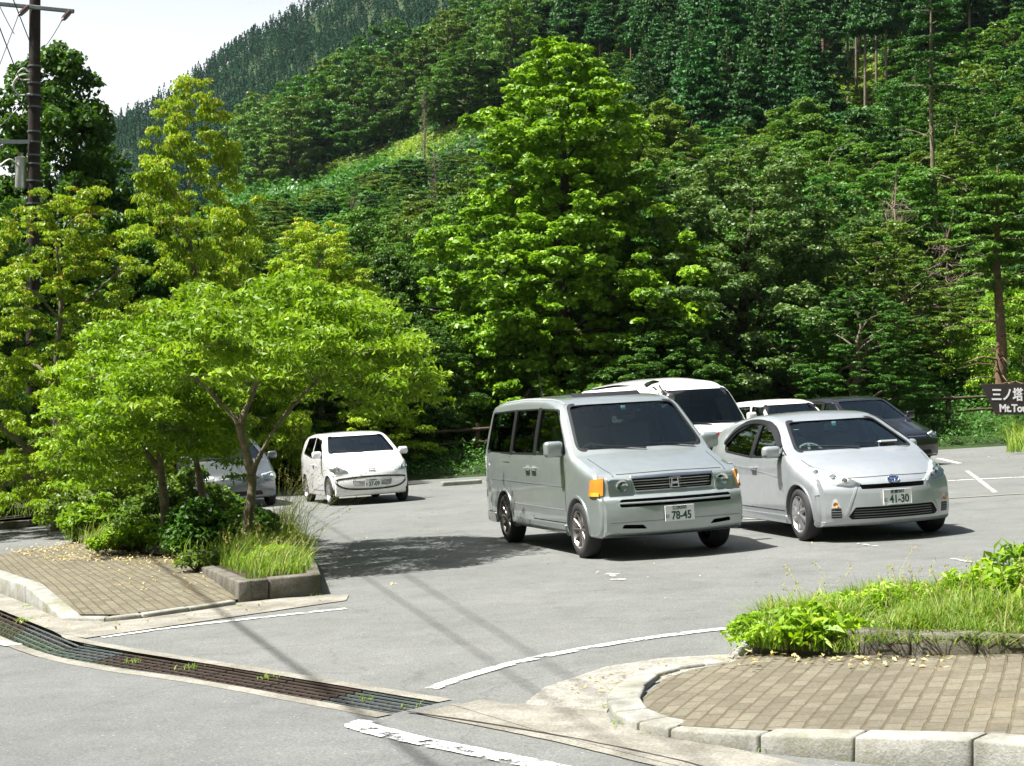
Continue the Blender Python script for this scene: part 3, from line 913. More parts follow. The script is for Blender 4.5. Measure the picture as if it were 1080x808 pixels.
    def plate_at(s, y, z, off, small, kana, big, tilt=0.0, holder=True, y_wide=.33):
        """Japanese plate: place line on top, kana and digits below, green on white"""
        p = s.proj((3, y, z), FRONT, 0) + Vector((off, 0, 0))
        fr = MB().box((0, 0, 0), (.012, y_wide, .165))
        o = link('number_plate', bevel_mesh(fr.mesh('number_plate'), .004, 2), s.root, M['plate'])
        tm = Matrix.Translation(p) @ Matrix.Rotation(tilt, 4, 'Y')
        o.matrix_local = tm
        if holder:
            hb = MB().box((-.045, 0, 0), (.075, .24, .1)).build('plate_bracket', M['black'], o)
        e = .0065
        s.text('plate_writing', small, .046, (e, 0, .042), FRONT, M['plate_green'], o, bold=.0015)
        s.text('plate_writing', kana, .045, (e, -.138, -.045), FRONT, M['plate_green'], o, bold=.0015)
        s.text('plate_writing', big, .118, (e, .018, -.062), FRONT, M['plate_green'], o, sx=.82, bold=.003)
        # rim
        w, h = y_wide / 2, .0825
        rim = MB()
        for (a, b, c, d) in ((0, h - .004, y_wide, .006), (0, -h + .004, y_wide, .006)):
            rim.box((e + .001, a, b), (.004, c, d))
        for a in (-w + .004, w - .004): rim.box((e + .001, a, 0), (.004, .006, 2 * h - .014))
        rim.build('plate_rim', M['plate'], o)
        return o
    def place(s):
        s.root.matrix_world = s.mat
def text_obj(body, size, mat, name, depth=.002, sx=1.0, bold=0.0):
    cu = bpy.data.curves.new('t', 'FONT')
    cu.body = body; cu.size = size; cu.extrude = depth; cu.align_x = 'CENTER'; cu.offset = bold
    tmp = bpy.data.objects.new('t', cu); COL.objects.link(tmp)
    bpy.context.view_layer.update()
    me = bpy.data.meshes.new_from_object(tmp.evaluated_get(bpy.context.evaluated_depsgraph_get()))
    bpy.data.objects.remove(tmp)
    me.transform(Matrix.Diagonal((sx, 1, 1, 1)))
    return link(name, me, None, mat)
def sm01(t): t = min(max(t, 0), 1); return t * t * (3 - 2 * t)
def make_W(hw, belt, top, tumble, fx, fa, rx, ra, low=.03, pw=2.4, bulge=0.0):
    """half width: straight sides, tumblehome above the belt, plan curve at nose and tail"""
    def W(x, z):
        w = hw
        if z > belt: w -= tumble * (min((z - belt) / (top - belt), 1.2)) ** 1.25
        else: w -= .012 * ((belt - z) / belt) * 0
        if z < .42: w -= low * ((.42 - z) / .25) ** 1.5
        if x > fx: w -= fa * ((x - fx) / (1.0)) ** pw
        if x < rx: w -= ra * ((rx - x) / (1.0)) ** pw
        if bulge: w -= bulge * math.exp(-((z - .8) / .13) ** 2) * 1.0
        return w
    return W
def seat(parent, x, y, zf=.45, h=.62, w=.48, mat=None, head=True):
    mat = mat or M['seat']
    o = empty('seat'); o.parent = parent
    a = MB().box((x, y, zf + .1), (.5, w, .18)); link('cushion', bevel_mesh(a.mesh('cushion'), .06, 3), o, mat)
    b = MB().box((x - .3, y, zf + .2 + h / 2), (.16, w, h), Matrix.Rotation(R(-14), 3, 'Y')); link('seat_back', bevel_mesh(b.mesh('seat_back'), .06, 3), o, mat)
    if head:
        c = MB().box((x - .4, y, zf + .2 + h + .12), (.1, .26, .18), Matrix.Rotation(R(-10), 3, 'Y')); link('headrest', bevel_mesh(c.mesh('headrest'), .04, 3), o, mat)
    for q in o.children: smooth(q.data, 60)
def steering(parent, x, y, z, r=.18):
    m = MB()
    tilt = Matrix.Rotation(R(62), 3, 'Y')
    pts = [tilt @ Vector((r * math.cos(a), r * math.sin(a), 0)) for a in [2 * math.pi * k / 24 for k in range(25)]]
    m.tube([p + Vector((x, y, z)) for p in pts], .016, 8, False)
    for a in (0, 2.2, -2.2):
        m.tube([Vector((x, y, z)), tilt @ Vector((r * math.cos(a + math.pi), r * math.sin(a + math.pi), 0)) + Vector((x, y, z))], .018, 6)
    m.tube([Vector((x, y, z)), Vector((x + .35, y, z - .2))], .035, 8)
    return m.build('steering_wheel', M['int'], parent, sm=40)
def mirror_of(c, x, y, z, side, mat, size=(.11, .24, .19), arm=(.0, .0)):
    s = side
    if c.root.name == 'hatchback' and side > 0: x -= .12; y -= .13; z -= .02
    m = empty('wing_mirror'); m.parent = c.root
    b = MB().box((x, s * (y + .14), z), size)
    me = bevel_mesh(b.mesh('housing'), .045, 3); smooth(me, 60)
    link('housing', me, m, mat)
    MB().box((x - size[0] / 2 - .001, s * (y + .14), z), (.004, size[1] - .05, size[2] - .05)).build('mirror_pane', M['mirror'], m)
    MB().tube([(x + .02, s * (y - .05), z - .07 + arm[0]), (x, s * (y + .07), z - .04)], [.03, .025], 8).build('arm', M['black'], m, sm=40)
    return m
def handle_of(c, x, z, side, mat):
    p = c.proj((x, side * 1.0, z), (0, side, 0), 0)
    h = MB().tube([(x - .09, p.y, z), (x - .075, p.y + side * .03, z), (x + .075, p.y + side * .03, z), (x + .09, p.y, z)], [.011, .014, .014, .011], 8)
    o = h.build('door_handle', mat, c.root, sm=40)
    c.patch('handle_recess', [(x - .06, side, z - .028), (x + .06, side, z - .028), (x + .06, side, z + .03), (x - .06, side, z + .03)], (0, side, 0), .002, M['int'], th=.004, r=.02, parent=o)
def wiper(c, pts, parent=None):
    ps = [c.proj(p, FRONT, .02) for p in pts]
    m = MB().tube(ps, [.012] + [.008] * (len(ps) - 1), 6)
    m.build('wiper', M['black'], c.root)
def cabin_fit(c, xs, y, zf, wheel=True, dash_x=1.0, dash_z=1.0, hw=.66, h=.62, rows=2, rowdx=.85):
    a = MB().box((dash_x, 0, dash_z - .12), (.42, hw * 2, .22))
    me = bevel_mesh(a.mesh('dashboard'), .06, 3); smooth(me, 60); link('dashboard', me, c.root, M['int'])
    for sd in (-1, 1): seat(c.root, xs, sd * y, zf, h)
    for k in range(1, rows):
        seat(c.root, xs - rowdx * k, -.36, zf, h * .9, .62); seat(c.root, xs - rowdx * k, .36, zf, h * .9, .62)
    if wheel: steering(c.root, xs + .48, -y, dash_z - .02)
def rearview(c, x, z):
    m = MB().box((x, 0, z), (.03, .24, .07)); me = bevel_mesh(m.mesh('rear_view_mirror'), .012, 2)
    link('rear_view_mirror', me, c.root, M['black'])

# ------------------------------------------------ grey-green minivan
def build_minivan():
    W = make_W(.8475, 1.06, 1.80, .155, 1.45, .10, -1.7, .16, low=.02, pw=2.6)
    body = [(2.14, .24, .05, .22, 0, .04), (2.235, .26, .05, .2, 0, .04), (2.285, .38, .08, .19, 0, .05), (2.295, .55, .06, .18, 0, .05), (2.25, .665, .03, .17, 0, .04), (2.195, .68, .02, .17, 0, .03),
            (2.16, .86, .03, .16, 0, .04), (2.10, .915, .06, .15, .01, .05), (1.72, 1.04, .35, .12, .035, .07), (1.42, 1.12, .04, .1, .03, .06), (1.36, 1.145, .03, .1, .02, .05),
            (.74, 1.69, .12, .08, .03, .06), (.35, 1.775, .4, .02, .035, .07), (-.6, 1.825, .9, 0, .04, .07), (-1.75, 1.80, .5, 0, .04, .07), (-2.14, 1.745, .13, .03, .03, .07),
            (-2.24, 1.1, .3, .07, 0, .06), (-2.30, .66, .08, .1, 0, .06), (-2.29, .3, .08, .1, 0, .05), (-2.15, .24, .05, .1, 0, .04)]
    cabin = [(1.32, 1.06, .02), (.72, 1.635, .08), (.3, 1.72, .3), (-.6, 1.77, .5), (-1.8, 1.74, .3), (-2.1, 1.68, .06), (-2.2, .9, .02), (-2.15, .5, .02), (1.2, .5, .02)]
    P = (1.1393, 18.414, -1.2786)
    c = Car('minivan', 'grey-green metallic minivan with black tinted side windows and amber corner lamps, plate 78-45', P, body, W, None, cabin, .5, M['silver_van'], [(1.42, .31), (-1.38, .31)], .345)
    # openings
    c.window('windscreen', [(1.3, -.74, 1.165), (1.3, .74, 1.165), (.75, .635, 1.672), (.75, -.635, 1.672)], FRONT, M['glass'], .07, .45, 2.6, seal=.03)
    for sd in (-1, 1):
        n = (0, sd, 0)
        c.window('front_window', [(.03, sd, 1.13), (1.13, sd, 1.13), (1.05, sd, 1.24), (.66, sd, 1.625), (.03, sd, 1.65)], n, M['glass_side'], .05)
        c.window('side_window', [(-.94, sd, 1.13), (-.07, sd, 1.13), (-.07, sd, 1.65), (-.94, sd, 1.655)], n, M['glass_priv'], .04)
        c.window('rear_side_window', [(-2.1, sd, 1.14), (-1.03, sd, 1.13), (-1.03, sd, 1.655), (-2.02, sd, 1.64)], n, M['glass_priv'], .06)
        c.patch('window_pillar', [(-1.035, sd, 1.115), (-.93, sd, 1.115), (-.93, sd, 1.665), (-1.035, sd, 1.665)], n, .004, M['black'], th=.006, r=.004, grid=.06)
        c.patch('window_pillar', [(-.075, sd, 1.115), (.035, sd, 1.115), (.035, sd, 1.665), (-.075, sd, 1.665)], n, .004, M['black'], th=.006, r=.004, grid=.06)
    c.window('rear_window', [(-2.2, -.62, 1.12), (-2.2, .62, 1.12), (-2.1, .58, 1.62), (-2.1, -.58, 1.62)], REAR, M['glass_priv'], .06, 1.7, 2.8)
    # pockets
    c.cut([(2, -.635, .565), (2, .635, .565), (2, .625, .648), (2, -.625, .648)], FRONT, 2.12, 2.6, .03, 3)
    c.cut([(2, -.43, .725), (2, .43, .725), (2, .46, .855), (2, -.46, .855)], FRONT, 2.10, 2.6, .02, 3)
    for sd in (-1, 1):
        c.cut([(2, sd * .36, .33), (2, sd * .62, .345), (2, sd * .60, .385), (2, sd * .40, .375)], FRONT, 2.1, 2.6, .015, 3)
    b = c.finish_body()
    # bumper bars, grille
    g = empty('grille'); g.parent = c.root
    c.strip('chrome_bar', [(2, -.465, .866), (2, 0, .872), (2, .465, .866)], FRONT, .018, .014, M['chrome'], parent=g, th=.02)
    c.strip('lower_bar', [(2, -.44, .722), (2, 0, .722), (2, .44, .722)], FRONT, .012, .010, M['silver_van'], parent=g, th=.02)
    for k in range(4):
        z = .746 + k * .028
        pts = []
        for j in range(9):
            y = -.44 + .11 * j
            x = 2.168 - .17 * abs(y / .8) ** 2.2 - (z - .70) * .12
            pts.append((x, y, z))
        m = MB()
        for a_, b_ in zip(pts[:-1], pts[1:]):
            m.add([(a_[0], a_[1], a_[2] - .003), (a_[0] - .03, a_[1], a_[2] + .003), (b_[0] - .03, b_[1], b_[2] + .003), (b_[0], b_[1], b_[2] - .003), (a_[0], a_[1], a_[2] + .003), (a_[0] - .03, a_[1], a_[2] + .009), (b_[0] - .03, b_[1], b_[2] + .009), (b_[0], b_[1], b_[2] + .003)], [(0, 1, 2, 3), (4, 5, 6, 7), (0, 3, 7, 4), (1, 2, 6, 5)])
        m.build('slat', M['lamp_refl'] if k % 2 else M['alloy_dark'], g)
    em = MB()
    x = 2.19
    em.tube([(x, -.04, .75), (x, -.032, .84)], .008, 6).tube([(x, .04, .75), (x, .032, .84)], .008, 6).tube([(x, -.035, .793), (x, .035, .793)], .007, 6)
    em.tube([(x, -.055, .745), (x, -.063, .845), (x, .063, .845), (x, .055, .745), (x, -.055, .745)], .004, 6, False)
    em.build('emblem', M['chrome'], g)
    m = MB()
    pts = [(2.288 - .18 * abs(y / .8) ** 2.2, y, .607) for y in [-.63 + .105 * j for j in range(13)]]
    m.tube(pts, .011, 8).build('intake_bar', M['silver_van'], c.root, sm=40)
    # lip below the bumper
    c.strip('bumper_line', [(2, -.74, .405), (2, -.3, .412), (2, .3, .412), (2, .74, .405)], FRONT, .008, .002, M['int'])
    c.strip('front_lip', [(2.1, -.76, .262), (2.1, -.3, .255), (2.1, .3, .255), (2.1, .76, .262)], FRONT, .045, .03, M['silver_van'], th=.06)
    # lamps
    for sd in (-1, 1):
        s = sd
        hl = c.patch('headlight', [(2.1, s * .475, .705), (2.1, s * .475, .865), (2.0, s * .66, .875), (1.98, s * .715, .87), (2.0, s * .715, .695)], FRONT, .003, M['lamp_refl'], th=.012, r=.015)
        q = c.proj((2, s * .575, .787), FRONT, .006)
        MB().lathe([(.001, .0), (.045, .004), (.058, .016), (.064, .018)], 24, 'X', q).build('reflector', M['chrome'], hl, sm=50)
        MB().lathe([(.001, .02), (.016, .016), (.02, .0)], 16, 'X', q).build('bulb', M['lamp_glass'], hl, sm=50)
        c.patch('lens', [(2.1, s * .475, .705), (2.1, s * .475, .865), (2.0, s * .66, .875), (1.98, s * .715, .87), (2.0, s * .715, .695)], FRONT, .02, M['lamp_glass'], th=.015, r=.015, parent=hl)
        nn = (.72, s * .69, 0)
        am = c.patch('turn_signal', [(2.02, s * .725, .69), (2.02, s * .725, .87), (1.9, s * .83, .858), (1.84, s * .84, .69)], nn, .016, M['amber'], th=.03, r=.012, grid=.05)
        c.patch('position_lamp', [(2.0, s * .74, .69), (2.0, s * .74, .73), (1.9, s * .82, .73), (1.88, s * .83, .69)], nn, .020, plain('orange_glow_lens', (.9, .45, .03), .1, coat=1.0) if 'ogl' not in M else M['ogl'], th=.01, r=.008, parent=am)
        # side skirt, arch lip, seams
        n = (0, s, 0)
        c.patch('side_skirt', [(-1.0, s, .235), (1.03, s, .235), (1.05, s, .35), (-1.0, s, .35)], n, .022, M['silver_van'], th=.04, r=.03)
        c.patch('rear_skirt', [(-2.22, s, .25), (-1.76, s, .25), (-1.78, s, .37), (-2.22, s, .38)], n, .018, M['silver_van'], th=.04, r=.03)
        for ax in (1.42, -1.38):
            arc = [(ax + .362 * math.cos(a), s, .31 + .362 * math.sin(a)) for a in [R(k) for k in range(-4, 186, 10)]]
            c.strip('arch_lip', arc, n, .028, .008, M['silver_van'], sm=0, th=.012)
        for ln in ([(-.16, s, .37), (-.16, s, 1.1)], [(-1.06, s, .6), (-1.06, s, 1.1)], [(1.08, s, .36), (1.05, s, .66), (1.12, s, 1.09)], [(-.16, s, .365), (1.06, s, .365)], [(-2.0, s, 1.02), (-1.06, s, 1.02)]):
            c.strip('door_seam', ln, n, .011, .002, M['void'], sm=0, th=.002)
        c.strip('body_crease', [(-2.15, s, .80), (-1.0, s, .79), (0, s, .78), (1.02, s, .77)], n, .012, .003, M['silver_van'], th=.003, sm=3)
        c.strip('body_crease', [(-.95, s, .52), (0, s, .515), (1.0, s, .51)], n, .010, .002, M['int'], th=.003, sm=0)
        handle_of(c, -.06, .96, s, M['silver_van'])
        handle_of(c, -.30, .96, s, M['silver_van'])
        mirror_of(c, 1.0, .8, 1.19, s, M['silver_van'], (.13, .22, .18))
        # roof gutter band
        c.strip('roof_gutter', [(.62, s * .64, 1.74), (0, s * .66, 1.8), (-1, s * .66, 1.8), (-2.0, s * .64, 1.77)], TOP, .03, .006, M['int'], th=.01)
        c.strip('bonnet_seam', [(2.06, s * .64, .95), (1.8, s * .67, 1.02), (1.45, s * .70, 1.1)], TOP, .007, .0015, M['void'], th=.002)
        c.wheel(1.42, s, .31, .195, .745, 'spoke', .205, M['alloy_dark'])
        c.wheel(-1.38, s, .31, .195, .745, 'spoke', .205, M['alloy_dark'])
    c.strip('bonnet_seam', [(2.1, -.60, .905), (2.1, 0, .915), (2.1, .60, .905)], FRONT, .006, .0015, M['void'], th=.002)
    wiper(c, [(1.4, .02, 1.14), (1.3, -.35, 1.18), (1.3, -.62, 1.20)])
    wiper(c, [(1.4, .62, 1.14), (1.3, .3, 1.18), (1.3, .05, 1.19)])
    # wind deflector in front of the roof hatch
    mb = MB()
    pts = [(.28, -.42, 1.78), (.36, -.2, 1.775), (.38, 0, 1.775), (.36, .2, 1.775), (.28, .42, 1.78)]
    for a_, b_ in zip(pts[:-1], pts[1:]):
        mb.add([(a_[0] + .03, a_[1], a_[2] - .02), (b_[0] + .03, b_[1], b_[2] - .02), (b_[0] - .09, b_[1], b_[2] + .035), (a_[0] - .09, a_[1], a_[2] + .035), (a_[0] + .03, a_[1], a_[2] - .028), (b_[0] + .03, b_[1], b_[2] - .028), (b_[0] - .09, b_[1], b_[2] + .027), (a_[0] - .09, a_[1], a_[2] + .027)], [(0, 1, 2, 3), (4, 5, 6, 7), (0, 1, 5, 4), (2, 3, 7, 6)])
    mb.build('roof_deflector', M['black'], c.root)
    MB().tube([(-1.85, -.1, 1.82), (-1.9, -.1, 1.9), (-1.98, -.1, 2.2)], [.012, .006, .003], 6).build('aerial', M['black'], c.root)
    c.plate_at(-.02, .475, .03, '横浜502', 'は', '78-45')
    cabin_fit(c, .32, .37, .62, True, 1.02, 1.08, .68, .62, 3, .85)
    rearview(c, .78, 1.56)
    o = MB().box((1.0, .0, 1.63), (.004, .05, .05)).build('inspection_sticker', M['sticker'], c.root)
    p = c.proj((1, -.02, 1.63), FRONT, -.02); o.location = p - Vector((1.0, -.02, 1.63))
    c.place()
M['ogl'] = plain('orange_glow_lens', (.9, .45, .03), .1, coat=1.0)

# ------------------------------------------------ silver hatchback
def build_hatch():
    W = make_W(.8475, .86, 1.42, .235, 1.0, .17, -1.2, .14, low=.03, pw=2.2)
    body = [(1.78, .17, .05, .3, 0, .04), (1.93, .185, .05, .34, 0, .05), (1.99, .28, .08, .34, 0, .06), (1.985, .45, .12, .33, 0, .07), (1.95, .6, .1, .32, 0, .07), (1.86, .71, .12, .3, .02, .08), (1.6, .84, .3, .26, .05, .09),
            (1.12, .965, .05, .14, .04, .07), (1.07, .985, .03, .14, .03, .06), (.28, 1.355, .12, .10, .03, .07), (-.1, 1.435, .4, .03, .035, .08), (-.6, 1.445, .6, 0, .035, .08), (-1.3, 1.37, .5, 0, .03, .08), (-1.72, 1.25, .1, .06, .02, .06),
            (-1.9, 1.0, .2, .12, 0, .06), (-1.98, .68, .12, .16, 0, .07), (-1.99, .4, .1, .16, 0, .07), (-1.88, .2, .06, .16, 0, .05), (-1.7, .17, .05, .1, 0, .04)]
    cabin = [(1.0, .9, .02), (.26, 1.29, .08), (-.15, 1.375, .3), (-.6, 1.385, .4), (-1.3, 1.31, .2), (-1.6, 1.2, .04), (-1.85, .8, .02), (-1.8, .4, .02), (.95, .4, .02)]
    c = Car('hatchback', 'silver hatchback with plate 41-30 parked to the right of the grey-green minivan', (3.814, 18.655, -1.3745), body, W, None, cabin, .4, M['silver_hatch'], [(1.2, .30), (-1.35, .30)], .335)
    c.window('windscreen', [(1.05, -.70, .995), (1.05, .70, .995), (.85, .66, 1.08), (.3, .535, 1.33), (.3, -.535, 1.33), (.85, -.66, 1.08)], FRONT, M['glass'], .05, .1, 2.4, seal=.028)
    for sd in (-1, 1):
        n = (0, sd, 0)
        c.window('front_window', [(-.18, sd, .925), (.72, sd, .94), (.62, sd, 1.03), (.2, sd, 1.235), (-.1, sd, 1.30), (-.18, sd, 1.31)], n, M['glass_side'], .04)
        c.window('rear_side_window', [(-.28, sd, .925), (-.28, sd, 1.315), (-.6, sd, 1.31), (-1.0, sd, 1.22), (-1.28, sd, 1.05), (-1.2, sd, .98)], n, M['glass_priv'], .05)
        c.patch('window_pillar', [(-.285, sd, .915), (-.175, sd, .915), (-.175, sd, 1.32), (-.285, sd, 1.32)], n, .004, M['black'], th=.006, r=.004, grid=.06)
        c.patch('quarter_pane', [(.76, sd, .95), (.90, sd, .955), (.70, sd, 1.05)], n, .003, M['black'], th=.005, r=.01)
    c.window('rear_window', [(-1.75, -.5, 1.02), (-1.75, .5, 1.02), (-1.6, .45, 1.2), (-1.6, -.45, 1.2)], REAR, M['glass_priv'], .04, 1.2, 2.4)
    c.cut([(2, -.36, .575), (2, .36, .575), (2, .38, .625), (2, -.38, .625)], FRONT, 1.87, 2.4, .012, 3)
    c.cut([(2, -.54, .255), (2, .54, .255), (2, .45, .385), (2, -.45, .385)], FRONT, 1.86, 2.4, .02, 3)
    b = c.finish_body()
    g = empty('grille'); g.parent = c.root
    for k in range(4):
        z = .275 + k * .027
        pts = [(1.975 - .34 * abs(y / .8) ** 2.2 - .02, y, z) for y in [-.48 + .12 * j for j in range(9)]]
        MB().tube(pts, .005, 5).build('slat', M['int'], g)
    # trapezoid creases from bonnet to lower intake
    for sd in (-1, 1):
        s = sd
        c.strip('bumper_crease', [(2, s * .40, .64), (2, s * .46, .5), (2, s * .56, .26)], FRONT, .022, .006, M['silver_hatch'], th=.008, sm=4)
        nn = (.80, s * .60, .0)
        lamp = [(1.42, s * .80, .83), (1.60, s * .70, .785), (1.80, s * .50, .70), (1.90, s * .375, .625), (1.84, s * .50, .615), (1.70, s * .68, .655), (1.52, s * .79, .74)]
        hl = c.patch('headlight', lamp, nn, .004, M['lamp_refl'], th=.012, r=.02, grid=.05)
        for (x_, y_, z_, r_) in ((1.72, .62, .70, .042), (1.80, .52, .67, .03), (1.55, .755, .765, .03)):
            q = c.proj((x_, s * y_, z_), nn, .008)
            nrm = Vector(nn).normalized()
            l = MB().lathe([(.001, 0), (r_ * .7, .003), (r_, .012), (r_ * 1.12, .012)], 20, 'X')
            me = l.mesh('reflector', 50); me.transform(Matrix.Translation(q) @ nrm.to_track_quat('X', 'Z').to_matrix().to_4x4())
            link('reflector', me, hl, M['chrome'])
            l = MB().lathe([(.001, .014), (r_ * .35, .012), (r_ * .5, .002)], 14, 'X')
            me = l.mesh('bulb', 50); me.transform(Matrix.Translation(q) @ nrm.to_track_quat('X', 'Z').to_matrix().to_4x4())
            link('bulb', me, hl, M['int'])
        c.patch('lens', lamp, nn, .022, M['lamp_glass'], th=.02, r=.02, grid=.05, parent=hl)
        nf = (.85, s * .53, 0)
        fl = c.patch('fog_lamp', [(1.85, s * .60, .385), (1.80, s * .69, .385), (1.81, s * .665, .475), (1.83, s * .635, .475)], nf, .008, M['amber'] if 0 else M['lamp_refl'], th=.015, r=.01, grid=.03)
        q = c.proj((1.83, s * .65, .42), nf, .012)
        l = MB().lathe([(.001, 0), (.02, .002), (.028, .01)], 16, 'X'); me = l.mesh('bulb', 50)
        me.transform(Matrix.Translation(q) @ Vector(nf).to_track_quat('X', 'Z').to_matrix().to_4x4()); link('bulb', me, fl, M['amber'])
        sl_ = c.patch('fog_vent', [(1.85, s * .595, .275), (1.80, s * .70, .275), (1.80, s * .695, .375), (1.85, s * .60, .375)], nf, .004, M['black'], th=.012, r=.012, grid=.03)
        for k in range(3):
            c.strip('vent_bar', [(1.85, s * .60, .298 + k * .026), (1.80, s * .695, .298 + k * .026)], nf, .006, .009, M['int'], parent=sl_, sm=3)
        n = (0, s, 0)
        for ln in ([(-.24, s, .33), (-.24, s, .9)], [(-1.0, s, .62), (-1.12, s, .8), (-1.2, s, .95)], [(.84, s, .33), (.80, s, .62), (.92, s, .93)], [(-.95, s, .325), (.82, s, .325)]):
            c.strip('door_seam', ln, n, .009, .002, M['void'], sm=0, th=.002)
        c.strip('body_crease', [(-1.6, s, .85), (-.6, s, .80), (.3, s, .74), (.8, s, .70)], n, .014, .003, M['silver_hatch'], th=.004)
        c.patch('side_skirt', [(-.98, s, .19), (.83, s, .19), (.83, s, .27), (-.98, s, .27)], n, .012, M['silver_hatch'], th=.03, r=.02)
        for ax in (1.2, -1.35):
            arc = [(ax + .348 * math.cos(a), s, .30 + .348 * math.sin(a)) for a in [R(k) for k in range(-8, 190, 10)]]
            c.strip('arch_lip', arc, n, .02, .005, M['silver_hatch'], sm=0, th=.01)
        c.strip('window_visor', [(.68, s, 1.03), (.25, s, 1.25), (-.1, s, 1.325), (-.6, s, 1.335), (-1.02, s, 1.25), (-1.3, s, 1.08)], n, .05, .022, M['black'], th=.02)
        handle_of(c, -.10, .80, s, M['silver_hatch']); handle_of(c, -.98, .84, s, M['silver_hatch'])
        mirror_of(c, .74, .8, 1.0, s, M['silver_hatch'], (.13, .21, .14))
        c.strip('bonnet_seam', [(1.72, s * .60, .80), (1.45, s * .68, .88), (1.12, s * .73, .95)], TOP, .006, .0015, M['void'], th=.002)
        c.wheel(1.2, s, .30, .175, .745, 'cover', .2, M['alloy']); c.wheel(-1.35, s, .30, .175, .745, 'cover', .2, M['alloy'])
    c.strip('bonnet_seam', [(2, -.58, .70), (2, -.3, .70), (2, 0, .705), (2, .3, .70), (2, .58, .70)], FRONT, .006, .0015, M['void'], th=.002)
    # emblem: three chrome ovals over blue
    q = c.proj((2, 0, .665), FRONT, .008)
    em = empty('emblem', q); em.parent = c.root
    tilt = Matrix.Rotation(R(-28), 4, 'Y')
    def oval(a, b, y0, z0, r=.005):
        pts = [tilt @ Vector((0.004, y0 + a * math.cos(t), z0 + b * math.sin(t))) for t in [2 * math.pi * k / 28 for k in range(29)]]
        return pts
    disc = MB(); ps = oval(.062, .043, 0, 0); disc.add([Vector((.0, 0, 0))] + ps[:-1], [(0, 1 + i, 1 + (i + 1) % 28) for i in range(28)]); disc.build('badge_disc', M['blue_chrome'], em)
    MB().tube(oval(.066, .046, 0, 0), .006, 6, False).tube(oval(.021, .04, 0, 0), .0045, 6, False).tube(oval(.046, .018, 0, .018), .0045, 6, False).build('badge_ring', M['chrome'], em, sm=50)
    c.patch('front_spoiler', [(2, -.72, .165), (2, .72, .165), (2, .74, .2), (2, -.74, .2)], FRONT, -.02, M['black'], th=.02, r=.01)
    wiper(c, [(1.1, .0, .99), (1.0, -.3, 1.02), (1.0, -.62, 1.03)]); wiper(c, [(1.1, .62, .98), (1.0, .3, 1.02), (1.0, -.0, 1.04)])
    c.plate_at(0, .478, .015, '湘南501', 'に', '41-30')
    cabin_fit(c, .05, .36, .36, True, .72, .92, .62, .58, 2, .85)
    rearview(c, .36, 1.24)
    p = c.proj((1, 0, 1.3), FRONT, -.02); MB().box(p, (.004, .05, .05)).build('inspection_sticker', M['sticker'], c.root)
    p = Vector((.88, .42, 1.045)); MB().box(p, (.16, .2, .02), Matrix.Rotation(R(-8), 3, 'Y')).build('papers', M['white_plain'], c.root)
    c.place()
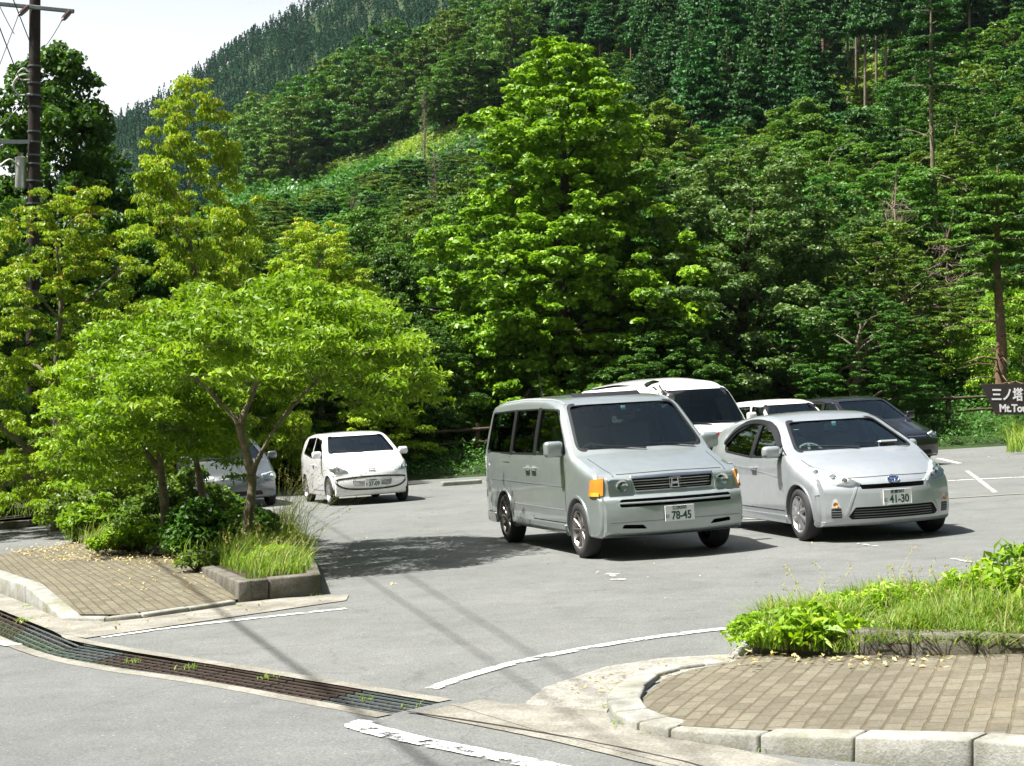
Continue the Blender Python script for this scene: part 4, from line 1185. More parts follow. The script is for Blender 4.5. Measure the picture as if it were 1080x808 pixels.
# ------------------------------------------------ small white car
def build_small():
    W = make_W(.8205, .93, 1.47, .17, .9, .16, -1.2, .14, low=.02, pw=2.3)
    body = [(1.6, .18, .05, .22, 0, .04), (1.72, .2, .05, .24, 0, .05), (1.77, .33, .1, .24, 0, .06), (1.765, .52, .12, .23, 0, .06), (1.70, .72, .14, .2, .02, .07), (1.55, .84, .14, .16, .03, .08), (1.3, .94, .25, .12, .04, .08),
            (1.03, 1.01, .05, .1, .03, .06), (.98, 1.03, .03, .1, .02, .05), (.32, 1.405, .12, .08, .03, .06), (-.1, 1.47, .4, .02, .03, .07), (-.8, 1.485, .5, 0, .03, .07), (-1.4, 1.43, .2, .03, .03, .07), (-1.62, 1.25, .15, .06, .01, .06),
            (-1.72, .9, .2, .1, 0, .06), (-1.77, .5, .1, .12, 0, .06), (-1.7, .2, .06, .12, 0, .05), (-1.5, .18, .05, .1, 0, .04)]
    cabin = [(.92, .95, .02), (.3, 1.345, .08), (-.1, 1.41, .2), (-.8, 1.425, .3), (-1.4, 1.37, .06), (-1.6, .9, .02), (-1.6, .4, .02), (.85, .4, .02)]
    c = Car('compact_car', 'small white car with a black outline round its bumper, left of the dark tree shade', (-3.3075, 32.58, -1.2531), body, W, None, cabin, .4, M['white_paint'], [(1.185, .29), (-1.235, .29)], .325)
    c.window('windscreen', [(.98, -.69, 1.045), (.98, .69, 1.045), (.33, .57, 1.385), (.33, -.57, 1.385)], FRONT, M['glass'], .05, .1, 2.4)
    for sd in (-1, 1):
        n = (0, sd, 0)
        c.window('side_window', [(-.25, sd, .96), (.82, sd, .97), (.70, sd, 1.07), (.3, sd, 1.32), (-.25, sd, 1.38)], n, M['glass_side'], .04)
        c.window('rear_side_window', [(-.33, sd, .96), (-.33, sd, 1.38), (-1.1, sd, 1.36), (-1.28, sd, 1.05)], n, M['glass_priv'], .05)
    c.cut([(2, -.38, .375), (2, .38, .375), (2, .4, .5), (2, -.4, .5)], FRONT, 1.71, 2.4, .03, 3)
    c.finish_body()
    loop = [(2, y, z) for y, z in ((-.66, .53), (-.3, .555), (0, .56), (.3, .555), (.66, .53), (.71, .5), (.69, .43), (.58, .36), (.4, .325), (0, .31), (-.4, .325), (-.58, .36), (-.69, .43), (-.71, .5), (-.66, .53))]
    c.strip('bumper_outline', loop, FRONT, .034, .006, M['black'], th=.01, sm=4)
    g = empty('grille'); g.parent = c.root
    for k in range(5):
        z = .385 + k * .025
        pts = [(1.762 - .24 * abs(y / .8) ** 2.2, y, z) for y in [-.38 + .095 * j for j in range(9)]]
        MB().tube(pts, .007, 5).build('slat', M['lamp_refl'], g)
    for sd in (-1, 1):
        s = sd; nn = (.8, s * .6, 0)
        lamp = [(1.62, s * .44, .66), (1.6, s * .5, .70), (1.45, s * .70, .80), (1.3, s * .78, .83), (1.35, s * .785, .74), (1.5, s * .69, .655)]
        hl = c.patch('headlight', lamp, nn, .004, M['lamp_refl'], th=.012, r=.03, grid=.05)
        q = c.proj((1.5, s * .64, .725), nn, .008)
        l = MB().lathe([(.001, 0), (.035, .003), (.05, .012), (.056, .012)], 20, 'X'); me = l.mesh('reflector', 50)
        me.transform(Matrix.Translation(q) @ Vector(nn).to_track_quat('X', 'Z').to_matrix().to_4x4()); link('reflector', me, hl, M['chrome'])
        c.patch('lens', lamp, nn, .02, M['lamp_glass'], th=.02, r=.03, grid=.05, parent=hl)
        n = (0, s, 0)
        for ln in ([(-.3, s, .3), (-.3, s, .95)], [(.82, s, .3), (.82, s, .96)], [(-.3, s, .295), (.82, s, .295)]):
            c.strip('door_seam', ln, n, .011, .002, M['void'], sm=0, th=.002)
        handle_of(c, -.18, .82, s, M['white_paint'])
        mirror_of(c, .72, .77, 1.03, s, M['white_paint'], (.12, .2, .15))
        c.wheel(1.185, s, .29, .17, .72, 'alloy', .2, M['alloy']); c.wheel(-1.235, s, .29, .17, .72, 'alloy', .2, M['alloy'])
    c.strip('bonnet_seam', [(2, -.5, .70), (2, 0, .715), (2, .5, .70)], FRONT, .008, .0015, M['int'], th=.002)
    q = c.proj((2, 0, .69), FRONT, .01)
    em = MB()
    circ = [Vector((0, .062 * math.cos(t), .062 * math.sin(t))) + q for t in [2 * math.pi * k / 24 for k in range(25)]]
    em.tube(circ, .007, 6, False)
    em.tube([q + Vector((0, -.03, .05)), q + Vector((0, 0, .005)), q + Vector((0, .03, .05))], .006, 5)
    em.tube([q + Vector((0, -.05, .03)), q + Vector((0, -.025, -.045)), q + Vector((0, 0, -.005)), q + Vector((0, .025, -.045)), q + Vector((0, .05, .03))], .006, 5)
    em.build('emblem', M['lamp_refl'], c.root, sm=50)
    wiper(c, [(1.0, .0, 1.04), (.95, -.3, 1.06), (.95, -.6, 1.07)])
    c.plate_at(0, .435, .02, '横浜501', 'す', '37-09')
    cabin_fit(c, .1, .34, .4, True, .66, .95, .6, .56, 2, .75)
    rearview(c, .4, 1.3)
    c.place()
# ------------------------------------------------ vehicles further back
def build_back(name, label, pose, L, HW, H, hoodz, cowlx, belt, paintm, glass, tumble, pill, wx, wr, style, mirror='body', kanji=None, num=None):
    f = L / 2
    W = make_W(HW, belt, H, tumble, f - .95, .16, -f + .8, .14, low=.02, pw=2.4)
    nose = hoodz[0]
    body = [(f - .15, .2, .05, .2, 0, .04), (f - .04, .22, .05, .22, 0, .05), (f, .4, .1, .22, 0, .06), (f - .01, .55, .1, .22, 0, .06), (f - .08, nose - .06, .08, .2, .02, .06), (f - .22, nose + .02, .1, .16, .03, .07),
            (cowlx + .05, hoodz[1], .06, .1, .03, .06), (cowlx, hoodz[1] + .02, .03, .1, .02, .05), (cowlx - pill, H - .09, .12, .08, .03, .06), (cowlx - pill - .45, H - .01, .3, .02, .03, .07), (-.3, H, .5, 0, .03, .07), (-f + .5, H - .04, .3, .02, .03, .07), (-f + .2, H - .14, .14, .04, .03, .07),
            (-f + .06, belt, .2, .1, 0, .06), (-f, .5, .1, .12, 0, .06), (-f + .08, .22, .06, .12, 0, .05), (-f + .25, .2, .05, .1, 0, .04)]
    cabin = [(cowlx - .08, hoodz[1] - .06, .02), (cowlx - pill - .02, H - .15, .08), (cowlx - pill - .5, H - .07, .2), (-.3, H - .06, .3), (-f + .5, H - .1, .1), (-f + .3, H - .2, .05), (-f + .2, belt - .1, .02), (-f + .2, .45, .02), (cowlx - .1, .45, .02)]
    c = Car(name, label, pose, body, W, None, cabin, .4, paintm, [(wx[0], wr), (wx[1], wr)], wr + .035)
    ztop = H - .125
    c.window('windscreen', [(cowlx, -HW * .85, hoodz[1] + .03), (cowlx, HW * .85, hoodz[1] + .03), (cowlx - pill, HW - tumble - .07, ztop), (cowlx - pill, -(HW - tumble - .07), ztop)], FRONT, M['glass'], .06, cowlx - pill - .3, f + .6)
    mid = (cowlx - pill) - .35
    for sd in (-1, 1):
        n = (0, sd, 0)
        c.window('side_window', [(mid + .04, sd, belt + .04), (cowlx - .2, sd, belt + .05), (cowlx - pill + .02, sd, ztop - .03), (mid + .04, sd, ztop - .01)], n, M['glass_side'], .04)
        c.window('rear_side_window', [(-f + .45, sd, belt + .06), (mid - .05, sd, belt + .04), (mid - .05, sd, ztop - .01), (-f + .6, sd, ztop - .03)], n, glass, .05)
    c.finish_body()
    for sd in (-1, 1):
        s = sd; nn = (.8, s * .6, 0)
        lamp = [(f - .12, s * (HW - .34), nose - .13), (f - .14, s * (HW - .32), nose - .03), (f - .45, s * (HW - .07), nose + .02), (f - .5, s * (HW - .03), nose - .10), (f - .25, s * (HW - .16), nose - .16)]
        hl = c.patch('headlight', lamp, nn, .006, M['lamp_refl'], th=.012, r=.03, grid=.06)
        q = c.proj((f - .3, s * (HW - .19), nose - .07), nn, .01)
        l = MB().lathe([(.001, 0), (.04, .003), (.055, .012)], 18, 'X'); me = l.mesh('reflector', 50)
        me.transform(Matrix.Translation(q) @ Vector(nn).to_track_quat('X', 'Z').to_matrix().to_4x4()); link('reflector', me, hl, M['chrome'])
        c.patch('lens', lamp, nn, .022, M['lamp_glass'], th=.018, r=.03, grid=.06, parent=hl)
        n = (0, s, 0)
        for x_ in (mid, cowlx - .12): c.strip('door_seam', [(x_, s, .35), (x_, s, belt)], n, .007, .0015, M['void'], sm=0, th=.002)
        handle_of(c, mid + .12, belt - .12, s, paintm)
        mirror_of(c, cowlx - .28, HW - .05, belt + .12, s, paintm, (.12, .2, .16))
        c.wheel(wx[0], s, wr, .18, HW - .1, style, wr * .66, M['alloy']); c.wheel(wx[1], s, wr, .18, HW - .1, style, wr * .66, M['alloy'])
    g = c.patch('grille', [(f, -.36, nose - .13), (f, .36, nose - .13), (f, .4, nose - .055), (f, -.4, nose - .055)], FRONT, .004, M['black'], th=.01, r=.02)
    c.strip('grille_bar', [(f, -.37, nose - .09), (f, 0, nose - .088), (f, .37, nose - .09)], FRONT, .018, .012, M['chrome'], parent=g)
    c.patch('lower_intake', [(f, -.5, .27), (f, .5, .27), (f, .46, .36), (f, -.46, .36)], FRONT, .004, M['void'], th=.01, r=.02)
    if num: c.plate_at(0, .45, .02, kanji[0], kanji[1], num)
    wiper(c, [(cowlx, .0, hoodz[1] + .03), (cowlx - .05, -.3, hoodz[1] + .06), (cowlx - .05, -.6, hoodz[1] + .07)])
    cabin_fit(c, cowlx - pill - .25, .36, .42, True, cowlx - .33, hoodz[1] - .04, HW - .2, H - .95, 2, .85)
    c.place()
    return c
def build_wagon():
    """white one-box camper van behind the minivan"""
    W = make_W(.88, 1.15, 2.2, .17, 1.5, .13, -1.7, .1, low=.02, pw=2.6)
    body = [(2.25, .28, .05, .16, 0, .04), (2.34, .32, .06, .16, 0, .05), (2.36, .6, .1, .16, 0, .06), (2.3, .95, .2, .15, 0, .07), (2.2, 1.13, .1, .14, .01, .07), (2.12, 1.19, .05, .13, .02, .06),
            (1.62, 1.88, .16, .12, .04, .09), (1.3, 2.07, .25, .08, .07, .14), (.7, 2.16, .5, .03, .1, .16), (-.6, 2.19, .8, 0, .11, .16), (-1.9, 2.14, .4, 0, .1, .16), (-2.28, 1.98, .2, .05, .05, .12),
            (-2.38, 1.1, .2, .06, 0, .06), (-2.4, .4, .1, .06, 0, .05), (-2.2, .28, .05, .06, 0, .04)]
    cabin = [(2.02, 1.08, .02), (1.5, 1.86, .1), (1.2, 2.0, .1), (-.6, 2.1, .3), (-2.1, 2.05, .1), (-2.3, 1.0, .02), (-2.2, .5, .02), (1.95, .5, .02)]
    c = Car('camper_van', 'tall white van with a large dark windscreen parked behind the grey-green minivan', (2.98, 30.3, -1.2), body, W, None, cabin, .5, M['white_bus'], [(1.5, .32), (-1.4, .32)], .36)
    c.root['category'] = 'van'
    c.window('windscreen', [(2.1, -.80, 1.25), (2.1, .80, 1.25), (1.62, .70, 1.90), (1.62, -.70, 1.90)], FRONT, glassmat('van_glass', (.30, .33, .34)), .12, 1.2, 2.8, seal=.035)
    for sd in (-1, 1):
        n = (0, sd, 0)
        c.window('side_window', [(.95, sd, 1.2), (1.92, sd, 1.2), (1.55, sd, 1.72), (.95, sd, 1.78)], n, M['glass_side'], .06)
        c.window('rear_side_window', [(-2.1, sd, 1.2), (.85, sd, 1.2), (.85, sd, 1.78), (-2.1, sd, 1.78)], n, M['glass_priv'], .06)
    c.finish_body()
    for sd in (-1, 1):
        s = sd
        c.patch('headlight', [(2.3, s * .5, .72), (2.3, s * .78, .72), (2.3, s * .78, .88), (2.3, s * .5, .88)], FRONT, .01, M['lamp_refl'], th=.02, r=.03)
        c.wheel(1.5, s, .32, .18, .76, 'cover', .2, M['alloy']); c.wheel(-1.4, s, .32, .18, .76, 'cover', .2, M['alloy'])
        mirror_of(c, 1.85, .86, 1.28, s, M['white_bus'], (.1, .2, .26))
    c.strip('maroon_band', [(2.3, -.78, 1.02), (2.3, 0, 1.02), (2.3, .78, 1.02)], FRONT, .12, .004, M['maroon'], th=.006)
    c.patch('grille', [(2.3, -.45, .72), (2.3, .45, .72), (2.3, .45, .88), (2.3, -.45, .88)], FRONT, .006, M['black'], th=.01, r=.02)
    # round under-mirror on a stalk at the upper corner of the windscreen
    u = empty('blind_spot_mirror'); u.parent = c.root
    MB().tube([(1.62, -.78, 2.0), (1.80, -.82, 1.92), (1.95, -.76, 1.82)], .018, 8).build('stalk', M['black'], u, sm=40)
    d = MB().lathe([(.001, .03), (.06, .024), (.085, .006), (.088, -.012), (.001, -.02)], 24, 'X', (1.97, -.74, 1.76)); d.build('mirror_housing', M['alloy_dark'], u, sm=50)
    # roof skylight and grey window pane on its roof
    c.patch('skylight', [(.75, -.66, 0), (1.0, -.66, 0), (1.0, -.45, 0), (.75, -.45, 0)], TOP, .02, M['glass_priv'], th=.03, r=.03)
    cabin_fit(c, 1.15, .42, .75, True, 1.75, 1.2, .72, .66, 2, 1.0)
    MB().box((1.5, .62, 1.5), (.03, .22, .5), Matrix.Rotation(R(-30), 3, 'Y')).build('curtain', plain('curtain', (.45, .4, .3), .9), c.root)
    wiper(c, [(2.1, .0, 1.25), (2.05, -.35, 1.27), (2.05, -.7, 1.28)]); wiper(c, [(2.1, .7, 1.25), (2.05, .35, 1.27), (2.05, .05, 1.28)])
    c.place()
build_minivan()
build_hatch()
build_small()
build_wagon()
build_back('parked_car', 'pale silver car half hidden behind the trunk of the foreground tree', (-6.3, 34.0, -1.24), 4.2, .85, 1.49, (.72, .98), 1.05, .95, M['silver_shaded'], M['glass_priv'], .2, .75, (1.3, -1.3), .31, 'alloy', kanji=('横浜330', 'の'), num=None)
build_back('parked_car', 'boxy white car of which little but roof and windscreen top shows behind the silver hatchback', (5.68, 32.5, -1.22), 3.6, .76, 1.64, (.86, 1.03), 1.05, 1.0, M['white_paint'], M['glass_priv'], .13, .6, (1.15, -1.15), .28, 'cover')
build_back('parked_car', 'dark brown-black car in the shade of the trees behind the silver hatchback', (7.83, 35.2, -1.18), 4.5, .86, 1.62, (.74, 1.02), 1.15, 1.0, M['dark_shaded_paint'], M['glass_priv'], .18, .8, (1.4, -1.35), .33, 'alloy')
# ------------------------------------------------------------------ drain grates
def lerp(a, b, t): return a + (b - a) * t
def grate_panel(A, B, C, D, mat, label, nbar=7, ncross=9):
    """A,B far edge start/end; D,C near edge start/end"""
    cen = (A + B + C + D) / 4
    mb = MB()
    def bar(p, q, w, h, dz=0.0):
        p, q = p - cen, q - cen
        t = (q - p).normalized(); nn = Vector((-t.y, t.x, 0)).normalized() * w / 2
        up = Vector((0, 0, 1))
        vs = []
        for e in (p, q):
            for s_, z_ in ((-1, -h), (1, -h), (1, 0), (-1, 0)): vs.append(e + nn * s_ + up * (z_ + dz - .004))
        mb.add(vs, [(0, 1, 2, 3), (7, 6, 5, 4), (0, 4, 5, 1), (1, 5, 6, 2), (2, 6, 7, 3), (3, 7, 4, 0)])
    g = (B - A).normalized() * .008
    for k in range(nbar):
        t = (k + .5) / nbar if 0 else k / (nbar - 1) * .96 + .02
        bar(lerp(A, D, t) + g, lerp(B, C, t) - g, .013, .009)
    for k in range(ncross):
        t = (k + .5) / ncross
        bar(lerp(lerp(A, B, t), lerp(D, C, t), .03), lerp(lerp(A, B, t), lerp(D, C, t), .97), .008, .008, -.035)
    o = mb.build('drain_grate', mat, None, loc=cen)
    tag(o, label, 'drain grate', 'steel grates over the roadside drain')
def run(f0, f1, n0, n1, count, steelset, lab_r, lab_s):
    for k in range(count):
        a, b = k / count, (k + 1) / count
        st = k in steelset
        grate_panel(lerp(f0, f1, a), lerp(f0, f1, b), lerp(n0, n1, b), lerp(n0, n1, a), M['steel'] if st else M['rust'], lab_s if st else lab_r, ncross=6)
run(d_a0, bend_f, d_a1, bend_n, 4, (3,), 'rust-brown drain grate panel in the short run left of the bend', 'blue-grey steel drain grate panel at the bend of the drain')
run(bend_f, end_f, bend_n, end_n, 6, (0, 5), 'rust-brown drain grate panel in the long run across the lot entrance', 'blue-grey steel drain grate panel ending the long run')
steel = [o for o in COL.objects if o.get('label') == 'blue-grey steel drain grate panel ending the long run']
steel[0]['label'] = 'blue-grey steel drain grate panel just right of the bend'
steel[1]['label'] = 'blue-grey steel drain grate panel at the right end of the drain'

# ------------------------------------------------------------------ hills
TC = np.array([-600., 0, 150, 300, 540, 800, 1100, 1500])
TD = np.array([44., 60, 80, 100, 150, 200, 250, 300, 380, 450, 550, 700, 900, 1100])
TZ = np.array([
 [.3, .3, .3, .3, .3, .3, .3, .3],
 [1.0, .9, .9, .9, .9, 1.3, 2.2, 3],
 [2, 2, 2.5, 4, 4.5, 5, 7, 9],
 [3, 3, 5, 8.5, 10, 11, 14, 18],
 [6, 8, 13, 20, 25, 29, 34, 40],
 [10, 14, 21, 31, 43, 52, 60, 68],
 [14, 20, 28, 42, 61, 78, 90, 100],
 [18, 24, 32, 47, 73, 104, 120, 130],
 [22, 30, 40, 54, 86, 125, 150, 160],
 [30, 40, 60, 80, 112, 145, 170, 180],
 [38, 52, 84, 114, 150, 178, 200, 210],
 [55, 82, 140, 181, 245, 285, 290, 300],
 [40, 60, 90, 140, 180, 200, 200, 200],
 [30, 30, 40, 60, 80, 90, 90, 90]], dtype=float)
def terr(x, y):
    x = np.asarray(x, float); y = np.asarray(y, float)
    yy = np.maximum(y, 30)
    px = np.clip(540 + F * x / yy, TC[0], TC[-1])
    d = np.clip(yy, TD[0], TD[-1])
    i = np.clip(np.searchsorted(TD, d) - 1, 0, len(TD) - 2); j = np.clip(np.searchsorted(TC, px) - 1, 0, len(TC) - 2)
    a = (d - TD[i]) / (TD[i + 1] - TD[i]); b = (px - TC[j]) / (TC[j + 1] - TC[j])
    a_ = a; b = b * b * (3 - 2 * b) * .5 + b * .5
    z = TZ[i, j] * (1 - a_) * (1 - b) + TZ[i + 1, j] * a_ * (1 - b) + TZ[i, j + 1] * (1 - a_) * b + TZ[i + 1, j + 1] * a_ * b
    lump = (np.sin(x * .11 + y * .07) + np.sin(x * .05 - y * .13 + 1)) * np.clip((y - 60) / 100, 0, 1) * 1.1
    near = K * np.clip(x, -60, 60)
    k = np.clip((y - 41.5) / 2.5, 0, 1)
    k = k * k * (3 - 2 * k)
    f = np.clip(1 - (y - 60) / 60, 0, 1)
    # unseen valley sides, added beside and behind the viewer to cut sky light
    dist = np.maximum(np.abs(x) - 48, -y - 12)
    side = np.maximum(dist, 0) * .75 * np.clip((85 - y) / 40, 0, 1)
    side = np.minimum(side, 75 + 8 * np.sin(x * .03))
    return (near * f) + side + np.where(y < 44, -.12 + (.42) * k, z + lump)
ys = np.concatenate([np.arange(-170, 38, 5.), np.arange(38, 48, .5), np.arange(48, 120, 2.), np.arange(120, 320, 5.), np.arange(320, 1120, 12.)])
us = np.linspace(-1.0, 1.0, 260)
gx = us[None, :] * np.maximum(170, ys[:, None] * .62)
gy = np.repeat(ys[:, None], len(us), 1)
gz = terr(gx, gy)
V_ = np.stack([gx, gy, gz], -1).reshape(-1, 3)
ny, nx = gx.shape
ii, jj = np.meshgrid(np.arange(ny - 1), np.arange(nx - 1), indexing='ij')
Fc = np.stack([ii * nx + jj, ii * nx + jj + 1, (ii + 1) * nx + jj + 1, (ii + 1) * nx + jj], -1).reshape(-1, 4)
M['forest_floor'] = stone('forest_floor', (.032, .062, .014), (.02, .034, .010), (.055, .10, .02), .3, .3, .2)
tag(link('terrain', mesh_np('terrain', V_, Fc, sm=True), None, M['forest_floor']), kind='structure')

# ------------------------------------------------------------------ foliage
def leaf_quads(P, Nn, L, Wd, rng, droop=.15, jitter=.3):
    n = len(P)
    Nn = Nn / np.maximum(np.linalg.norm(Nn, axis=1, keepdims=True), 1e-6)
    r_ = rng.normal(size=(n, 3)); u = np.cross(Nn, r_); u /= np.maximum(np.linalg.norm(u, axis=1, keepdims=True), 1e-6)
    v = np.cross(Nn, u)
    Ls = (L * rng.uniform(1 - jitter, 1 + jitter, n))[:, None]; Ws = (Wd * rng.uniform(1 - jitter, 1 + jitter, n))[:, None]
    a = P - u * Ls * .5; c = P + u * Ls * .5 - Nn * Ls * droop
    b = P - v * Ws * .5 + Nn * Ws * .12 - u * Ls * .08; d = P + v * Ws * .5 + Nn * Ws * .12 - u * Ls * .08
    V = np.stack([a, b, c, d], 1).reshape(-1, 3)
    Fq = np.arange(4 * n).reshape(-1, 4)
    return V, Fq
def clump_pts(cl, n, rng, up=.7, out=.5, rnd=.55, low=.25, shell_=.45):
    """cl (m,6) centre and radii. low: share of the leaves on the underside"""
    w = cl[:, 3] * cl[:, 4] + cl[:, 3] * cl[:, 5]; w = w / w.sum()
    k = rng.choice(len(cl), n, p=w)
    d = rng.normal(size=(n, 3)); d /= np.linalg.norm(d, axis=1, keepdims=True)
    flip = (d[:, 2] < 0) & (rng.random(n) > low)
    d[flip, 2] *= -1
    r_ = (shell_ + (1 - shell_) * rng.random(n)) ** .7
    P = cl[k, :3] + d * cl[k, 3:6] * r_[:, None]
    Nn = d * out + np.array([0, 0, up]) + rng.normal(size=(n, 3)) * rnd
    return P, Nn, k
def pads(rng, H, R_, n, z0=.2, prof=None, pr=(.10, .17), flat=.3, tilt=0.0, core=.3):
    """foliage sprays round a stem, thrown into uneven lobes so the outline has bays and shoulders"""
    out = []
    ph = rng.random(8) * 6.283
    while len(out) < n:
        h = z0 + (1 - z0) * rng.random()
        p_ = prof(h)
        if rng.random() > (p_ + .12): continue
        a = rng.random() * 6.283
        lobe = 1 + .15 * math.sin(2 * a + ph[0] + 5 * h) + .12 * math.sin(5 * a + ph[1] - 11 * h) + .13 * math.sin(3 * a + ph[2] + 23 * h) + .10 * math.sin(17 * h + ph[3])
        if math.sin(4 * a + ph[4] + 19 * h) * math.sin(26 * h + ph[5]) > .74: continue
        q = core + (1 - core) * rng.random() ** .6
        c = p_ * R_ * q * lobe
        s = R_ * rng.uniform(*pr) * (1.15 - .45 * h) * rng.uniform(.6, 1.2)
        st = rng.uniform(.8, 1.4)
        out.append((math.cos(a) * c, math.sin(a) * c, h * H - q * q * p_ * R_ * .12 + rng.normal() * .012 * H, s * st, s / st * 1.1, s * flat * rng.uniform(.7, 1.5)))
    return np.array(out)
def trunk_mesh(name, H, r0, cl, rng, nb=14, lean=(0, 0), top=.85, mb=None, start=.18, wob=.02, bend=1.0):
    mb = mb or MB()
    pts = []
    m_ = 8
    for i in range(m_ + 1):
        t = i / m_
        pts.append(Vector((lean[0] * t * H + (rng.normal() * wob * H if 0 < i else 0), lean[1] * t * H + (rng.normal() * wob * H if 0 < i else 0), t * H * top - (.15 if i == 0 else 0))))
    rad = [r0 * (1.25 if i == 0 else 1) * (1 - .85 * i / m_) for i in range(m_ + 1)]
    sp = smooth_line(pts, 3)
    mb.tube(sp, [np.interp(i / 3, range(m_ + 1), rad) for i in range(len(sp))], 10)
    ks = rng.choice(len(cl), min(nb, len(cl)), replace=False)
    for k in ks:
        c = Vector(cl[k, :3])
        hz_ = max(c.z - (Vector((c.x, c.y, 0)).length) * .55, H * start)
        t = min(hz_ / (H * top), .95)
        i = int(t * m_); base = pts[i].lerp(pts[min(i + 1, m_)], t * m_ - i)
        r1 = max(np.interp(t * m_, range(m_ + 1), rad) * .55, .008)
        mid = base.lerp(c, .5) + Vector((rng.normal() * .04 * H, rng.normal() * .04 * H, .03 * H * bend))
        l = smooth_line([base, mid, c], 4)
        mb.tube(l, [r1 * (1 - .8 * q / (len(l) - 1)) for q in range(len(l))], 5, False)
        # twigs
        for _ in range(2):
            e = c + Vector((rng.normal() * cl[k, 3] * .8, rng.normal() * cl[k, 4] * .8, abs(rng.normal()) * cl[k, 5] * .6))
            mb.tube([l[-4], e], [r1 * .3, r1 * .1], 4, False)
    me = mb.mesh(name, 60)
    return me
def crown_mesh(name, cl, n, L, Wd, rng, **kw):
    droop = kw.pop('droop', .15)
    tipred = kw.pop('tipred', 0)
    P, Nn, k = clump_pts(cl, n, rng, **kw)
    Vq, Fq = leaf_quads(P, Nn, L, Wd, rng, droop)
    ct = rng.random(len(cl))
    tint = np.clip(.55 * rng.random(n) + .35 * ct[k] + .05, 0, .93)
    tint = np.clip(tint, 0, .93)
    if tipred:
        zt = (P[:, 2] - P[:, 2].min()) / np.ptp(P[:, 2])
        m_ = rng.random(n) < tipred * (zt ** 2)
        tint[m_] = 1.0
    return mesh_np(name, Vq, Fq, tint)
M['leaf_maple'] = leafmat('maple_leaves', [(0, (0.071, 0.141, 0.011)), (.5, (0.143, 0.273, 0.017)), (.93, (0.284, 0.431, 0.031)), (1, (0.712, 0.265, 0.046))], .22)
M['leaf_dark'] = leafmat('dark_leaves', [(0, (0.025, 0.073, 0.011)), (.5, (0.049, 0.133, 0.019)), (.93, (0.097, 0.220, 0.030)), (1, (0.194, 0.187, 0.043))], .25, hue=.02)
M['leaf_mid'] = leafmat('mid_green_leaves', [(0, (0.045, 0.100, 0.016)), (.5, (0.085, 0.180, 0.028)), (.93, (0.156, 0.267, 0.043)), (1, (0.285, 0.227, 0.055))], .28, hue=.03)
M['leaf_grey'] = leafmat('grey_green_leaves', [(0, (0.056, 0.109, 0.034)), (.5, (0.115, 0.203, 0.058)), (.93, (0.224, 0.319, 0.098)), (1, (0.320, 0.275, 0.104))], .22)
M['leaf_yellow'] = leafmat('yellow_green_leaves', [(0, (0.102, 0.172, 0.008)), (.5, (0.202, 0.316, 0.013)), (.93, (0.376, 0.474, 0.029)), (1, (0.444, 0.316, 0.040))], .33, .5, gloss=.3)
M['leaf_front'] = leafmat('bright_leaves', [(0, (0.085, 0.161, 0.008)), (.5, (0.184, 0.317, 0.016)), (.93, (0.353, 0.485, 0.032)), (1, (0.422, 0.513, 0.042))], .33, .5, gloss=.3)
M['leaf_olive'] = leafmat('olive_leaves', [(0, (0.064, 0.110, 0.018)), (.5, (0.115, 0.191, 0.026)), (.93, (0.192, 0.265, 0.044)), (1, (0.282, 0.206, 0.053))], .3)
M['needle'] = leafmat('cedar_needles', [(0, (0.016, 0.054, 0.014)), (.5, (0.029, 0.101, 0.021)), (.93, (0.054, 0.168, 0.028)), (1, (0.096, 0.202, 0.026))], .12, .6, hue=.015)
M['needle_far'] = leafmat('far_needles', [(0, (0.009, 0.040, 0.020)), (.5, (0.014, 0.052, 0.024)), (.93, (0.021, 0.068, 0.027)), (1, (0.038, 0.090, 0.025))], .1, .8, gloss=.05)
M['needle_bright'] = leafmat('pine_needles', [(0, (0.060, 0.126, 0.020)), (.5, (0.100, 0.214, 0.030)), (.93, (0.180, 0.315, 0.046)), (1, (0.200, 0.328, 0.046))], .2, .5)
M['dead_twig'] = plain('dead_branches', (.16, .12, .09), .9, var=.3)
M['grass'] = leafmat('grass_blades', [(0, (.09, .15, .025)), (.5, (.16, .26, .04)), (.85, (.26, .35, .065)), (1, (.45, .38, .2))], .38, .6)
M['meadow'] = leafmat('meadow_grass', [(0, (0.112, 0.180, 0.023)), (.5, (0.200, 0.300, 0.036)), (1, (0.300, 0.384, 0.063))], .3, .6)

def place_tree(name, label, cat, group, trunk, crown, tm, cm, loc, rz=0, sc=(1, 1, 1), rx=0):
    r_ = empty(name)
    a = link('trunk', trunk, r_); b = link('crown', crown, r_)
    if not trunk.materials: trunk.materials.append(tm)
    if not crown.materials: crown.materials.append(cm)
    if a.material_slots: a.material_slots[0].link = 'OBJECT'; a.material_slots[0].material = tm
    if b.material_slots: b.material_slots[0].link = 'OBJECT'; b.material_slots[0].material = cm
    r_.location = loc; r_.rotation_euler = (rx, 0, rz); r_.scale = sc
    tag(r_, label, cat, group)
    return r_
def ground_at(px, Y):
    x = (px - 540) / F * Y
    z = float(terr(x, Y)) if Y > 41.5 else K * x
    return Vector((x, Y, z))
def H_of(px, py_top, Y):
    g = ground_at(px, Y); return at(px, py_top, Y).z - g.z
